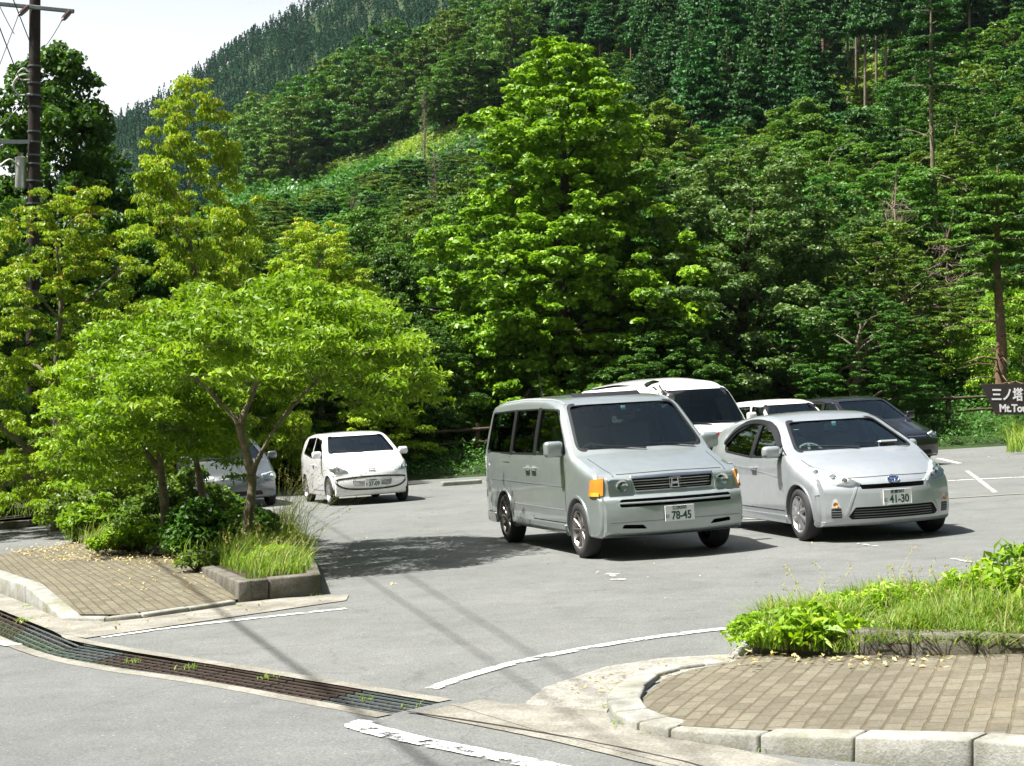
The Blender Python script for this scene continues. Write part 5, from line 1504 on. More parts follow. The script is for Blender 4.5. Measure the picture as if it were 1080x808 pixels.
# --- species, each built once at a nominal size and reused
def sp_maple(seed, H, R_, n_p, n_l, L, Wd, prof, z0=.15, pr=(.13, .22), flat=.3, core=.3, **kw):
    rng = np.random.default_rng(seed)
    cl = pads(rng, H, R_, n_p, z0, prof, pr, flat, core=core)
    tr = trunk_mesh('trunk', H, .028 * H, cl, rng, nb=22, wob=.012)
    cr = crown_mesh('crown', cl, n_l, L, Wd, rng, **kw)
    return tr, cr
ovoid = lambda h: (math.sin(math.pi * min(max(h, 0), 1) ** .75) ** .6) * (1.0 if h < .5 else 1 - (h - .5) * .45) if 0 < h < 1 else .05
cone_ = lambda h: max(.06, (1 - h) ** .75) * (1 if h > .25 else .75 + h)
dome = lambda h: math.sqrt(max(1 - ((h - .45) / .58) ** 2, .03))
flatd = lambda h: max(.1, (1 - abs(h - .55) / .5)) ** .5
maple = sp_maple(11, 12.5, 4.6, 1250, 165000, .155, .10, lambda h: max(.08, (1 - h) ** .44) * (1.06 if h > .3 else .76 + 1.0 * h), z0=.08, pr=(.045, .11), flat=.55, core=.12)
# ---------------------------------------------------------------- trees of the belt behind the lot
def belt(px, top, Y, kind, name, label, rpx, group=None, cm=None, tm=None, rz=0.0):
    g = ground_at(px, Y)
    H = H_of(px, top, Y)
    tr, cr, H0, R0, tm0, cm0 = SP[kind]
    s = H / H0
    sr = (rpx / F * Y) / R0
    return place_tree(name, label, 'tree', group, tr, cr, tm or tm0, cm or cm0, g - Vector((0, 0, .1)), rz, (sr, sr, s))
SP = {'maple': (*maple, 12.5, 4.6, M['bark_dark'], M['leaf_maple'])}
def reg(kind, seed, H, R_, n_p, n_l, L, Wd, prof, tm, cm, **kw):
    SP[kind] = (*sp_maple(seed, H, R_, n_p, n_l, L, Wd, prof, **kw), H, R_, tm, cm)
reg('broad1', 21, 11, 4.5, 1000, 125000, .15, .10, dome, M['bark_dark'], M['leaf_mid'], z0=.05, pr=(.05, .13), flat=.6, core=.15)
reg('broad2', 22, 11, 4.5, 900, 125000, .16, .11, lambda h: max(.1, 1 - abs(h - .42) ** 1.7 * 2.3), M['bark_dark'], M['leaf_dark'], z0=.04, pr=(.055, .14), flat=.65, core=.15)
reg('broad3', 23, 11, 4.5, 620, 72000, .14, .09, dome, M['bark'], M['leaf_mid'], z0=.2, pr=(.05, .12), flat=.35)
reg('tier', 24, 8, 4.2, 700, 92000, .13, .062, lambda h: (1 - h) ** .5 * .95 + .1, M['bark'], M['leaf_yellow'], z0=.12, pr=(.05, .14), flat=.3, tipred=.12)
reg('low', 25, 5, 3.2, 200, 30000, .13, .075, dome, M['bark'], M['leaf_mid'], z0=.03, pr=(.12, .24), flat=.5)
belt(590, 40, 50, 'maple', 'maple_tree', 'tall bright green tree in layered tiers behind the grey-green minivan', 178)
belt(788, 158, 50, 'broad1', 'broadleaf_tree', 'broad grey-green tree whose rounded crown stands behind the silver hatchback', 140, cm=M['leaf_grey'], rz=1)
belt(925, 228, 53, 'broad3', 'broadleaf_tree', 'olive green open-crowned tree between the broad round tree and the pine', 95, cm=M['leaf_olive'], rz=2)
belt(52, 44, 41, 'broad2', 'broadleaf_tree', 'tall dark green tree rising behind the utility pole', 150, rz=.6)
belt(200, 82, 39, 'tier', 'tiered_tree', 'yellow-green tree with flat tiers and reddish tips rising against the far mountain', 118, rz=.4)
belt(60, 188, 28, 'tier', 'tiered_tree', 'yellow-green tiered tree below the utility pole at the left', 130, rz=2.2)
belt(335, 226, 44, 'tier', 'tiered_tree', 'yellow-green flat-topped tree above the small white car', 108, rz=4.0)
belt(-70, 150, 33, 'broad1', 'broadleaf_tree', 'green tree at the left edge beside the pole', 110, rz=3.0)
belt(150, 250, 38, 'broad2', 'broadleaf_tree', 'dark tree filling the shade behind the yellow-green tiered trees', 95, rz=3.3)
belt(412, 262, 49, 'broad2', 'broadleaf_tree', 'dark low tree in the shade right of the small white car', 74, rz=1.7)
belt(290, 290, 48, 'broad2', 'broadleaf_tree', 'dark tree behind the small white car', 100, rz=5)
belt(480, 210, 56, 'broad1', 'broadleaf_tree', 'mid green tree behind and left of the tall layered tree', 75, rz=.3)
belt(700, 205, 58, 'broad2', 'broadleaf_tree', 'dark tree between the tall layered tree and the broad round one', 80, rz=2.4)
belt(870, 190, 62, 'broad1', 'broadleaf_tree', 'dark green tree over the right shoulder of the broad round tree', 90, cm=M['leaf_dark'], rz=5.2)
belt(1000, 300, 56, 'broad3', 'broadleaf_tree', 'thin open tree above the wooden fence left of the dark sign', 70, cm=M['leaf_olive'], rz=.5)
belt(1090, 290, 50, 'low', 'broadleaf_tree', 'light green layered low tree above the dark sign', 75, cm=M['leaf_maple'], rz=.9)
belt(1150, 130, 60, 'broad1', 'broadleaf_tree', 'green tree at the right edge behind the pine', 120, rz=1.9)
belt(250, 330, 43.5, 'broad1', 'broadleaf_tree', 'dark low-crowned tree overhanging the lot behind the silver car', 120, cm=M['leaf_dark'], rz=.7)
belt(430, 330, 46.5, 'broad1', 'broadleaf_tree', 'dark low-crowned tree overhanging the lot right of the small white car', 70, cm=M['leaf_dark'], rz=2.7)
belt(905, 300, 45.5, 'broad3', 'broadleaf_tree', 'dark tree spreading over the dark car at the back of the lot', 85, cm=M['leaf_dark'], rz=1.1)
belt(700, 330, 46, 'broad2', 'broadleaf_tree', 'dark low-crowned tree behind the tall white van', 85, rz=5.1)
belt(505, 395, 50, 'low', 'bush', 'bright green bush behind the fence post left of the minivan', 46, cm=M['leaf_maple'])
belt(570, 415, 53, 'low', 'bush', 'bright green bush behind the fence above the minivan roof', 50, cm=M['leaf_maple'], rz=2)
belt(900, 380, 55, 'low', 'bush', 'sunlit bush showing through the gap above the dark car', 26, cm=M['leaf_maple'], rz=3)
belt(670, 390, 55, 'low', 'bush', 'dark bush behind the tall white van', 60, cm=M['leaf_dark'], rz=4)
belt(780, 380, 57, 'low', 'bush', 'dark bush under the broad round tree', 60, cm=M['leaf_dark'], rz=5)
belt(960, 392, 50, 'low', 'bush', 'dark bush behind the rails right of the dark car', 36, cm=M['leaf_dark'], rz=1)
belt(1080, 420, 42.6, 'low', 'bush', 'bushy grass-like shrub under the dark sign at the right edge', 24, cm=M['leaf_mid'], rz=1)
# fill behind: second row standing up the slope
rng = np.random.default_rng(77)
k = 0
for Y0, tops in ((70, 250), (84, 205), (98, 175)):
    for px in range(-180, 1300, 62 if Y0 < 80 else 52):
        X = px + rng.uniform(-16, 16); Y = Y0 + rng.uniform(-5, 5)
        base_py = 440 - (float(terr((X - 540) / F * Y, Y)) - CAM_H) / Y * F
        top = base_py - rng.uniform(7.5, 11) / Y * F
        if 270 < X < 600 and Y0 > 80: top = base_py - rng.uniform(3.2, 4.4) / Y * F
        kd = ['broad1', 'broad2', 'broad3'][k % 3]; k += 1
        belt(X, top, Y, kd, 'hillside_tree', 'broadleaf tree in the close rows on the lower slope behind the first trees', rng.uniform(3.6, 5) / Y * F, 'broadleaf trees on the lower slope', cm=[M['leaf_mid'], M['leaf_dark'], M['leaf_mid'], M['leaf_olive']][rng.integers(0, 4)] if Y0 > 80 else M['leaf_mid'], rz=rng.uniform(0, 6))

# --- conifers
def conifer(seed, H, R_, n_l, L, Wd, bare=.35, droop=.35):
    rng = np.random.default_rng(seed)
    tiers = int(H * 1.6)
    cl = []
    for i in range(tiers):
        h = bare + (1 - bare) * i / tiers
        rad = R_ * ((1 - h) / (1 - bare)) ** .8 + .12
        nb = max(3, int(6 * rad / R_ + 2))
        a0 = rng.random() * 6
        for j in range(nb):
            a = a0 + 6.283 * j / nb + rng.normal() * .25
            rr = rad * rng.uniform(.35, .95)
            s = rad * .42
            cl.append((math.cos(a) * rr, math.sin(a) * rr, h * H - rr * .25 + rng.normal() * .1, s, s, s * .35))
    cl = np.array(cl)
    P, Nn, kk = clump_pts(cl, n_l, rng, up=.55, out=.6, rnd=.6, low=.2)
    Vq, Fq = leaf_quads(P, Nn, L, Wd, rng, droop)
    ct = rng.random(len(cl))
    cr = mesh_np('crown', Vq, Fq, np.clip(.5 * rng.random(n_l) + .45 * ct[kk], 0, .95))
    mb = MB().tube([(0, 0, -.5), (.03, 0, H * .4), (0, .02, H * .97)], [.013 * H, .010 * H, .002 * H], 7)
    for _ in range(14):
        a = rng.random() * 6.28; z = rng.uniform(.12, bare + .1) * H; l_ = rng.uniform(.3, .9)
        mb.tube([(0, 0, z), (math.cos(a) * l_, math.sin(a) * l_, z - .1)], [.03, .01], 4, False)
    return mb.mesh('trunk', 60), cr
CN = [conifer(41, 14, 2.2, 7000, .38, .2, .48), conifer(42, 14, 1.9, 6000, .38, .2, .6), conifer(43, 14, 2.4, 7000, .38, .2, .4)]
def base_px(x, y): 
    z = float(terr(x, y)); return 540 + F * x / y, 440 - (z - CAM_H) / y * F
def in_clear(px, py):
    # the mown ridge in the middle and the small opening near the top right
    if 335 < px < 600:
        yc = 180 - (px - 345) * .30
        if -9 < py - yc < 14 + 5 * math.sin(px * .06): return True
    if 878 < px < 960 and 58 < py < 122: return True
    return False
n_c = 0; tries = 0
pts_c = []
while n_c < 265 and tries < 20000:
    tries += 1
    Y = rng.uniform(118, 285); px = rng.uniform(540, 1150)
    x = (px - 540) / F * Y
    bx, by = base_px(x, Y)
    if in_clear(bx, by): continue
    if bx < 560 + (Y < 190) * 120 and by > 90: continue
    if by > 225 or by < -40: continue
    if bx > 860 and by > 125 - (bx - 860) * .1: continue
    if 872 < bx < 962 and 58 < by < 122 + 13 * F / Y: continue
    if any((x - a) ** 2 + (Y - b) ** 2 < 3.6 ** 2 for a, b in pts_c): continue
    pts_c.append((x, Y)); n_c += 1
    tr, cr = CN[rng.integers(0, 3)]
    s = rng.uniform(.8, 1.15)
    place_tree('cedar_tree', 'dark green cedar in the plantation on the upper right slope', 'tree', 'cedars on the upper right slope', tr, cr, M['bark_red'], M['needle'], (x, Y, float(terr(x, Y))), rng.uniform(0, 6), (s, s, s * rng.uniform(.9, 1.15)))
for px, pyb in ((886, 84), (896, 112), (905, 92), (914, 120), (926, 98), (936, 118), (944, 88), (955, 100)):
    Yc = min(np.arange(120, 300, 1.), key=lambda y_: abs(base_px((px - 540) / F * y_, y_)[1] - pyb))
    x = (px - 540) / F * Yc
    place_tree('cedar_tree', 'tall bare-stemmed cedar standing in the small bright clearing at the upper right', 'tree', 'cedars in the small clearing', CN[1][0], CN[1][1], M['bark'], M['needle'], (x, Yc, float(terr(x, Yc))), rng.uniform(0, 6), (.85, .85, 1.0))
# broadleaf trees along the ridge above the mown strip, and on the slopes around
def scatter(nwant, dr, pr_, test, kinds, Hr, Rr, name, label, group, cms, mind, seed):
    rg = np.random.default_rng(seed); got = []; t = 0
    while len(got) < nwant and t < 12000:
        t += 1
        Y = rg.uniform(*dr); px = rg.uniform(*pr_); x = (px - 540) / F * Y
        bx, by = base_px(x, Y)
        if in_clear(bx, by) or not test(bx, by, Y): continue
        if any((x - a) ** 2 + (Y - b) ** 2 < mind ** 2 for a, b in got): continue
        got.append((x, Y))
        tr, cr, H0, R0, tm0, cm0 = SPF[kinds[rg.integers(0, len(kinds))]]
        h = rg.uniform(*Hr); r_ = rg.uniform(*Rr)
        place_tree(name, label, 'tree', group, tr, cr, tm0, cms[rg.integers(0, len(cms))], (x, Y, float(terr(x, Y)) - .2), rg.uniform(0, 6), (r_ / R0, r_ / R0, h / H0))
SPF = {}
for kd, sd_, pf, fl in (('a', 51, dome, .5), ('b', 52, ovoid, .45), ('c', 53, dome, .35)):
    SPF[kd] = (*sp_maple(sd_, 11, 4.5, 150, 15000, .32, .22, pf, z0=.08, pr=(.1, .24), flat=fl), 11, 4.5, M['bark_dark'], M['leaf_mid'])
scatter(95, (150, 290), (255, 740), lambda bx, by, Y: by < 180 - (bx - 345) * .30 - 9 and by > 20 or (bx < 345 and 165 < by < 200), 'abc', (9, 15), (3.6, 6), 'ridge_tree', 'broadleaf tree on the ridge above the mown grass strip', 'broadleaf trees on the ridge', [M['leaf_mid'], M['leaf_dark'], M['leaf_dark']], 4.6, 5)
scatter(150, (100, 200), (120, 640), lambda bx, by, Y: by > 178 - (bx - 345) * .30 + 13 + 3.2 * F / Y, 'abc', (2.4, 4.2), (1.5, 2.8), 'slope_tree', 'small tree on the slope below the mown grass strip', 'small trees below the mown strip', [M['leaf_mid'], M['leaf_dark'], M['leaf_olive'], M['needle']], 2.7, 6)
scatter(110, (95, 200), (640, 1160), lambda bx, by, Y: (by > 118 or bx > 955) and not (870 < bx < 965 and by < 124 + 7.5 * F / Y), 'abc', (5, 10), (2.6, 4.6), 'slope_tree', 'mid green tree on the right slope below the cedars', 'mixed trees on the right slope', [M['leaf_mid'], M['leaf_dark'], M['leaf_dark'], M['leaf_olive'], M['needle']], 4.6, 7)
# --- the far plantation: one mass
rg = np.random.default_rng(9)
NT = 19000
Yf = rg.uniform(340, 760, NT); pf_ = rg.uniform(-120, 800, NT); xf = (pf_ - 540) / F * Yf
zf = terr(xf, Yf); pyf = 440 - (zf - CAM_H) / Yf * F
ok = pyf > -70
xf, Yf, zf = xf[ok], Yf[ok], zf[ok]; NT = len(xf)
per = 50
Ht = rg.uniform(5, 10, NT); Rt = Ht * rg.uniform(.16, .22, NT)
h = rg.random((NT, per)) ** .8; a = rg.random((NT, per)) * 6.283
rad = Rt[:, None] * (1 - h) ** .85 * (.75 + .35 * rg.random((NT, per)))
P = np.stack([xf[:, None] + np.cos(a) * rad, Yf[:, None] + np.sin(a) * rad, zf[:, None] + Ht[:, None] * (.22 + .8 * h)], -1).reshape(-1, 3)
Nn = np.stack([np.cos(a), np.sin(a), .75 + 0 * a], -1).reshape(-1, 3) + rg.normal(size=(NT * per, 3)) * .16
Vq, Fq = leaf_quads(P, Nn, .8, .55, rg, .35)
tt = np.repeat(rg.random(NT) * .5, per) + .45 * rg.random(NT * per)
tag(link('distant_forest', mesh_np('distant_forest', Vq, Fq, tt), None, M['needle_far']), kind='stuff')
# unseen woods added beside and behind the viewer, darkening surroundings and car reflections
NT = 6500
xf = rg.uniform(-165, 165, NT); Yf = rg.uniform(-150, 240, NT)
ok = (np.maximum(np.abs(xf) - 50, -Yf - 14) > 0) & (np.abs(xf) > .37 * Yf + 7) & (rg.random(NT) < np.where(Yf < 30, .55, 1))
xf, Yf = xf[ok], Yf[ok]; NT = len(xf); zf = terr(xf, Yf)
per = 70
Ht = rg.uniform(8, 14, NT); Rt = Ht * rg.uniform(.25, .36, NT)
h = rg.random((NT, per)); a = rg.random((NT, per)) * 6.283
rad = Rt[:, None] * np.sqrt(np.clip(1 - ((h - .4) / .62) ** 2, .03, 1)) * (.7 + .4 * rg.random((NT, per)))
P = np.stack([xf[:, None] + np.cos(a) * rad, Yf[:, None] + np.sin(a) * rad, zf[:, None] + Ht[:, None] * h], -1).reshape(-1, 3)
Nn = np.stack([np.cos(a), np.sin(a), .8 + 0 * a], -1).reshape(-1, 3) + rg.normal(size=(NT * per, 3)) * .4
Vq, Fq = leaf_quads(P, Nn, 1.5, 1.0, rg, .2)
tag(link('unseen_valley_forest', mesh_np('unseen_valley_forest', Vq, Fq, np.repeat(rg.random(NT) * .5, per) + .4 * rg.random(NT * per)), None, M['leaf_dark']), kind='stuff')
# --- low cover on the slopes
def cover(name, n, dr, pr_, test, L, Wd, hgt, mat, seed, clear=None):
    rg = np.random.default_rng(seed)
    u = rg.random(n); Y = dr[0] + (dr[1] - dr[0]) * u ** 1.0; px = rg.uniform(*pr_, n); x = (px - 540) / F * Y
    z = terr(x, Y); py = 440 - (z - CAM_H) / Y * F
    m_ = np.array([test(a_, b_, c_) for a_, b_, c_ in zip(px, py, Y)])
    x, Y, z = x[m_], Y[m_], z[m_]
    clump = .5 + .5 * np.sin(x * .9 + np.sin(Y * .7) * 2) * np.sin(Y * .8)
    P = np.stack([x, Y, z + rg.random(len(x)) * hgt * (.4 + clump)], -1)
    Vq, Fq = leaf_quads(P, rg.normal(size=(len(x), 3)) * .5 + np.array([0, -.2, .8]), L, Wd, rg, .2)
    return tag(link(name, mesh_np(name, Vq, Fq, np.clip(.5 * rg.random(len(x)) + .4 * clump, 0, .92)), None, mat), kind='stuff')
cover('undergrowth', 36000, (42.6, 47), (-80, 1180), lambda a, b, c: True, .08, .05, .3, M['leaf_dark'], 64)
cover('undergrowth', 60000, (43.8, 60), (-80, 1180), lambda a, b, c: True, .11, .07, .55, M['leaf_dark'], 60)
cover('undergrowth', 120000, (50, 130), (-80, 1180), lambda a, b, c: not in_clear(a, b), .16, .11, 1.0, M['leaf_dark'], 61)
cover('undergrowth', 150000, (115, 290), (200, 1180), lambda a, b, c: not in_clear(a, b) and b > -30, .5, .36, 1.8, M['leaf_dark'], 62)
cover('meadow_grass', 160000, (110, 280), (320, 980), lambda a, b, c: in_clear(a, b), .5, .22, .35, M['meadow'], 63)
# ------------------------------------------------------------------ foreground planting
def custom_crown(env, n, rng, s=(.16, .34), flat=.38):
    """env(x, y) -> (top, bottom) of the crown; sprays mostly along the upper skin"""
    out = []
    t = 0
    while len(out) < n and t < 20000:
        t += 1
        x, y = rng.uniform(-3, 3), rng.uniform(-3.1, 2.4)
        e = env(x, y)
        if e is None: continue
        top, bot = e
        q = rng.random() ** 1.7
        z = top - (top - bot) * q
        r_ = rng.uniform(*s)
        out.append((x, y, z, r_ * rng.uniform(.9, 1.4), r_ * rng.uniform(.8, 1.2), r_ * flat))
    return np.array(out)
def fore_tree(name, label, base, env, n_s, n_l, seed, stems, lean):
    rng = np.random.default_rng(seed)
    cl = custom_crown(env, n_s, rng)
    root = empty(name)
    mb = MB()
    forks = []
    for st in stems:
        pts = smooth_line([Vector(p) for p in st[0]], 5)
        r0, r1 = st[1]
        m_ = len(pts) - 1
        mb.tube(pts, [r0 + (r1 - r0) * (i / m_) + .012 * math.sin(i * 1.3) * (1 - i / m_) + (.03 if i == 0 else 0) for i in range(m_ + 1)], 12)
        forks.append((pts[-1], r1)); forks.append((pts[int(m_ * .75)], r1 * .9))
    ks = rng.choice(len(cl), min(60, len(cl)), replace=False)
    for k in ks:
        c = Vector(cl[k, :3])
        f, r1 = min(forks, key=lambda q: (q[0] - c).length + rng.random() * .4)
        mid = f.lerp(c, .5) + Vector((rng.normal() * .12, rng.normal() * .12, .1 + .08 * rng.normal()))
        l = smooth_line([f, mid, c], 5)
        mb.tube(l, [r1 * .42 * (1 - .85 * q / (len(l) - 1)) for q in range(len(l))], 6, False)
        for _ in range(3):
            e = c + Vector((rng.normal() * .22, rng.normal() * .22, rng.normal() * .08))
            mb.tube([l[-4], l[-4].lerp(e, .5) + Vector((0, 0, .03)), e], [.008, .006, .003], 4, False)
    link('trunk', mb.mesh('trunk', 60), root, M['bark'])
    cr = crown_mesh('crown', cl, n_l, .105, .034, rng, up=.5, out=.5, rnd=.75, low=.3, droop=.35, shell_=.2)
    link('crown', cr, root, M['leaf_front'])
    root.location = base
    tag(root, label, 'tree', None)
    return root
S19 = 85.0
def env1(x, y):      # right hand, umbrella shaped crown
    cx, cy = .5, -.45
    u, v = (x - cx) / 1.9, (y - cy) / 2.5
    d = u * u + v * v
    if d > 1: return None
    top = 3.30 - .95 * d ** 1.3 + .12 * math.sin(5 * x + 2 * y) + .10 * math.sin(4 * y)
    return top, top - .42 - .75 * (1 - d) ** .7 * .6
def env2(x, y):      # left hand crown, hanging lower at its left
    cx, cy = -.26, -.1
    u, v = (x - cx) / 1.3, (y - cy) / 2.0
    d = u * u + v * v
    if d > 1: return None
    top = 3.15 - 1.25 * d ** 1.3 + .12 * math.sin(4 * x + 3 * y)
    bot = top - .9 - .5 * (1 - d)
    if x < -.3: bot = min(bot, .9 if x > -1.1 else 1.3)
    return top, max(bot, .6)
b1 = G(256, 592); b2 = G(172, 582)
fore_tree('foreground_tree', 'small bright green tree with a wide umbrella crown and pale trunk in the left planter', b1, env1, 420, 36000, 3,
          [([(0, 0, -.1), (.06, 0, .5), (.10, .05, 1.0), (-.03, .05, 1.55), (-.06, .05, 1.75)], (.07, .045)),
           ([(-.05, .05, 1.7), (.12, .05, 2.1), (.25, 0, 2.5)], (.04, .022)), ([(-.05, .05, 1.7), (-.3, .1, 1.95), (-.55, .1, 2.2)], (.036, .02)), ([(.1, .05, 1.1), (.45, -.1, 1.7), (.9, -.1, 2.2)], (.028, .015))], 0)
fore_tree('foreground_tree', 'small bright green tree with dark double trunk and low hanging crown', b2, env2, 360, 33000, 4,
          [([(0, 0, -.1), (.02, 0, .6), (-.06, .05, 1.3), (0, .05, 2.1)], (.075, .04)), ([(.5, .5, -.1), (.45, .5, .7), (.3, .4, 1.6), (.25, .3, 2.3)], (.06, .03)),
           ([(-.05, .05, 1.1), (-.5, 0, 1.7), (-.9, 0, 2.0)], (.04, .02))], 0)
def bush(label, base, rx, ry, h, n_l, mat, seed, L=.09, Wd=.045, cat='bush', name='bush', n_s=60, droop=.3, low=.3):
    rng = np.random.default_rng(seed)
    cl = []
    for i in range(n_s):
        a = rng.random() * 6.283; q = math.sqrt(rng.random())
        x, y = math.cos(a) * q * rx, math.sin(a) * q * ry
        z = h * (1 - .75 * q ** 2.2) * rng.uniform(.15, 1.0)
        r_ = rng.uniform(.09, .2) * (h / .8) ** .5
        cl.append((x, y, z, r_ * 1.2, r_ * 1.2, r_ * .7))
    cl = np.array(cl)
    root = empty(name, base)
    mb = MB()
    for k in range(0, n_s, 3):
        mb.tube([(cl[k, 0] * .3, cl[k, 1] * .3, -.05), (cl[k, 0] * .7, cl[k, 1] * .7, cl[k, 2] * .6), tuple(cl[k, :3])], [.012, .008, .003], 5, False)
    link('stems', mb.mesh('stems', 60), root, M['bark_dark'])
    link('foliage', crown_mesh('foliage', cl, n_l, L, Wd, rng, droop=droop, low=low, rnd=.6), root, mat)
    tag(root, label, cat)
    return root
soil = Vector((0, 0, .14))
bush('leafy green bush at the left end of the left planter beside the fallen leaves', G(100, 573) + soil, .5, .5, .6, 3600, M['leaf_front'], 31)
bush('bright low weeds at the front edge of the brick paving under the left tree', G(150, 588) + soil, .62, .4, .36, 3000, M['leaf_front'], 32)
bush('dark bush in the shade between the two small trees', G(205, 592) + soil, .4, .35, .6, 3000, M['leaf_dark'], 33)
bush('tall tangled bush behind the left small tree', G(130, 566) + soil, 1.1, .7, 1.15, 7000, M['leaf_mid'], 34)
bush('leafy bush behind the dark double trunk', G(190, 570) + soil, .85, .7, 1.0, 6000, M['leaf_mid'], 35)
bush('small dark leafy bush at the foot of the pale trunk', G(272, 588) + soil, .5, .4, .5, 2600, M['leaf_mid'], 36, L=.08)
bush('leafy bush low behind the pale trunk below the silver car', G(236, 566) + soil, .45, .4, .55, 2400, M['leaf_mid'], 37)
bush('fresh green leafy weed clump spilling over the left end of the right planter kerb', G(815, 690) + Vector((0, 0, .08)), .30, .26, .2, 2600, M['leaf_front'], 38, L=.06, Wd=.018)
bush('small leafy weed clump hanging over the right planter kerb', G(868, 696) + Vector((0, 0, .12)), .27, .16, .2, 1100, M['leaf_front'], 39, L=.085, Wd=.03)
bush('tall leafy plant rising above the grass at the right edge', G(1078, 668) + Vector((0, 0, .12)), .27, .27, .55, 2400, M['leaf_front'], 40, L=.11, Wd=.028)
bush('overgrown pale green bush on the bank at the far left', G(-2, 536) + Vector((0, 0, .3)), .7, .7, 1.4, 7000, M['leaf_front'], 41, L=.14, Wd=.04)
bush('dense shrub behind the bank at the left edge', G(-40, 540) + Vector((0, 0, .3)), 1.3, 1.0, 1.9, 6000, M['leaf_mid'], 42, L=.13, Wd=.06)
bush('green shrub behind the round brown post', G(128, 540) + Vector((0, 0, .2)), 1.1, .8, 1.1, 5500, M['leaf_mid'], 43, L=.12, Wd=.05)

# grass blades
def blades(P, hgt, wid, lean, rng, bias=(0, 0)):
    n = len(P)
    a = rng.random(n) * 6.283
    d = np.stack([np.cos(a) + bias[0], np.sin(a) + bias[1], 0 * a], 1)
    s = np.stack([-np.sin(a), np.cos(a), 0 * a], 1)
    h = hgt; l = lean * h * rng.uniform(.3, 1.6, n)
    up = np.array([0, 0, 1.])
    p0 = P; p1 = P + d * (l * .25)[:, None] + up * (h * .55)[:, None]; p2 = P + d * (l * .95)[:, None] + up * (h * np.where(l / h > .8, .8, .98))[:, None]
    w = (wid * rng.uniform(.6, 1.3, n))[:, None] * .5
    V = np.stack([p0 - s * w, p0 + s * w, p1 + s * w * .85, p1 - s * w * .85, p2 + s * w * .12, p2 - s * w * .12], 1).reshape(-1, 3)
    b = np.arange(n)[:, None] * 6
    Fq = np.concatenate([b + np.array([[0, 1, 2, 3]]), b + np.array([[3, 2, 4, 5]])], 1).reshape(-1, 4)
    return V, Fq
def in_poly(x, y, poly):
    c = np.zeros(len(x), bool); n = len(poly)
    for i in range(n):
        x0, y0, x1, y1 = poly[i - 1].x, poly[i - 1].y, poly[i].x, poly[i].y
        c ^= ((y0 > y) != (y1 > y)) & (x < (x1 - x0) * (y - y0) / (y1 - y0 + 1e-12) + x0)
    return c
def grass(name, poly, n, z, hr, wid, lean, seed, mat, patch=None, bias=(0, 0), stalks=0, bald=.25):
    rng = np.random.default_rng(seed)
    x0, x1 = min(p.x for p in poly), max(p.x for p in poly); y0, y1 = min(p.y for p in poly), max(p.y for p in poly)
    x, y = rng.uniform(x0, x1, n * 3), rng.uniform(y0, y1, n * 3)
    m_ = in_poly(x, y, poly)
    cl = .5 + .25 * np.sin(x * 5.1 + np.sin(y * 3.7) * 2) + .25 * np.sin(y * 6.3 + np.sin(x * 4.1) * 2)
    m_ &= rng.random(len(x)) < (bald + (1 - bald) * cl)
    x, y, cl = x[m_][:n], y[m_][:n], cl[m_][:n]
    P = np.stack([x, y, K * x + z], 1)
    h = rng.uniform(*hr, len(x)) * (.55 + .75 * cl)
    V, Fq = blades(P, h, wid, lean, rng, bias)
    t = np.clip(.25 + .4 * cl + .4 * rng.normal(size=len(x)) * .5, 0, .86)
    dry = rng.random(len(x)) < .08; t[dry] = 1.0
    tint = np.repeat(t, 2)
    if stalks:
        ns = stalks
        idx = rng.integers(0, len(x), ns)
        Ps = P[idx]; hs = rng.uniform(hr[1] * 1.0, hr[1] * 1.9, ns)
        V2, F2 = blades(Ps, hs, wid * .55, .5, rng, bias)
        # seed heads: small quads near the tips
        tips = V2.reshape(-1, 6, 3)[:, 4, :]; mids = V2.reshape(-1, 6, 3)[:, 2, :]
        k = 12
        tt = rng.uniform(.55, 1.02, (ns, k, 1))
        Q = (mids[:, None, :] * (1 - tt) + tips[:, None, :] * tt).reshape(-1, 3) + rng.normal(size=(ns * k, 3)) * .006
        V3, F3 = leaf_quads(Q, rng.normal(size=(ns * k, 3)), .022, .007, rng, .1)
        F2 = F2 + len(V); F3 = F3 + len(V) + len(V2)
        V = np.concatenate([V, V2, V3]); Fq = np.concatenate([Fq, F2, F3])
        tint = np.concatenate([tint, np.full(len(F2), .9), np.full(len(F3), .97)])
    return tag(link(name, mesh_np(name, V, Fq, tint), None, mat), kind='stuff')
bush('leafy weeds among the grass at the front corner of the left planter', G(290, 612) + soil, .3, .2, .26, 1500, M['leaf_front'], 44, L=.06, Wd=.02)
bush('low leafy weeds in the middle of the right planter grass', G(930, 668) + Vector((0, 0, .1)), .5, .25, .2, 1800, M['leaf_front'], 45, L=.06, Wd=.016)
bush('low leafy weeds in the right planter left of the tall leafy plant', G(1010, 662) + Vector((0, 0, .1)), .5, .25, .26, 1900, M['leaf_front'], 46, L=.06, Wd=.016)
bush('small leafy weeds over the corner of the left planter beside the brick paving', G(216, 608) + Vector((0, 0, .1)), .3, .25, .22, 1400, M['leaf_mid'], 47, L=.06, Wd=.025)
rp_poly = [G(792, 692), G(832, 694), G(900, 698), G(1000, 703), G(1110, 706), G(1200, 708), G(1300, 670), G(1200, 636), G(1000, 645), G(900, 654), G(812, 670)]
grass('grass', rp_poly, 17000, .13, (.07, .19), .010, .9, 71, M['grass'], stalks=90)
grass('grass', [G(930, 702), G(1110, 706), G(1210, 700), G(1210, 645), G(1000, 650)], 4000, .12, (.1, .25), .009, .6, 72, M['grass'], stalks=40)
grass('grass', [G(790, 696), G(812, 699), G(905, 704), G(905, 696), G(830, 690), G(800, 676)], 1500, .08, (.06, .2), .007, 1.0, 73, M['grass'])
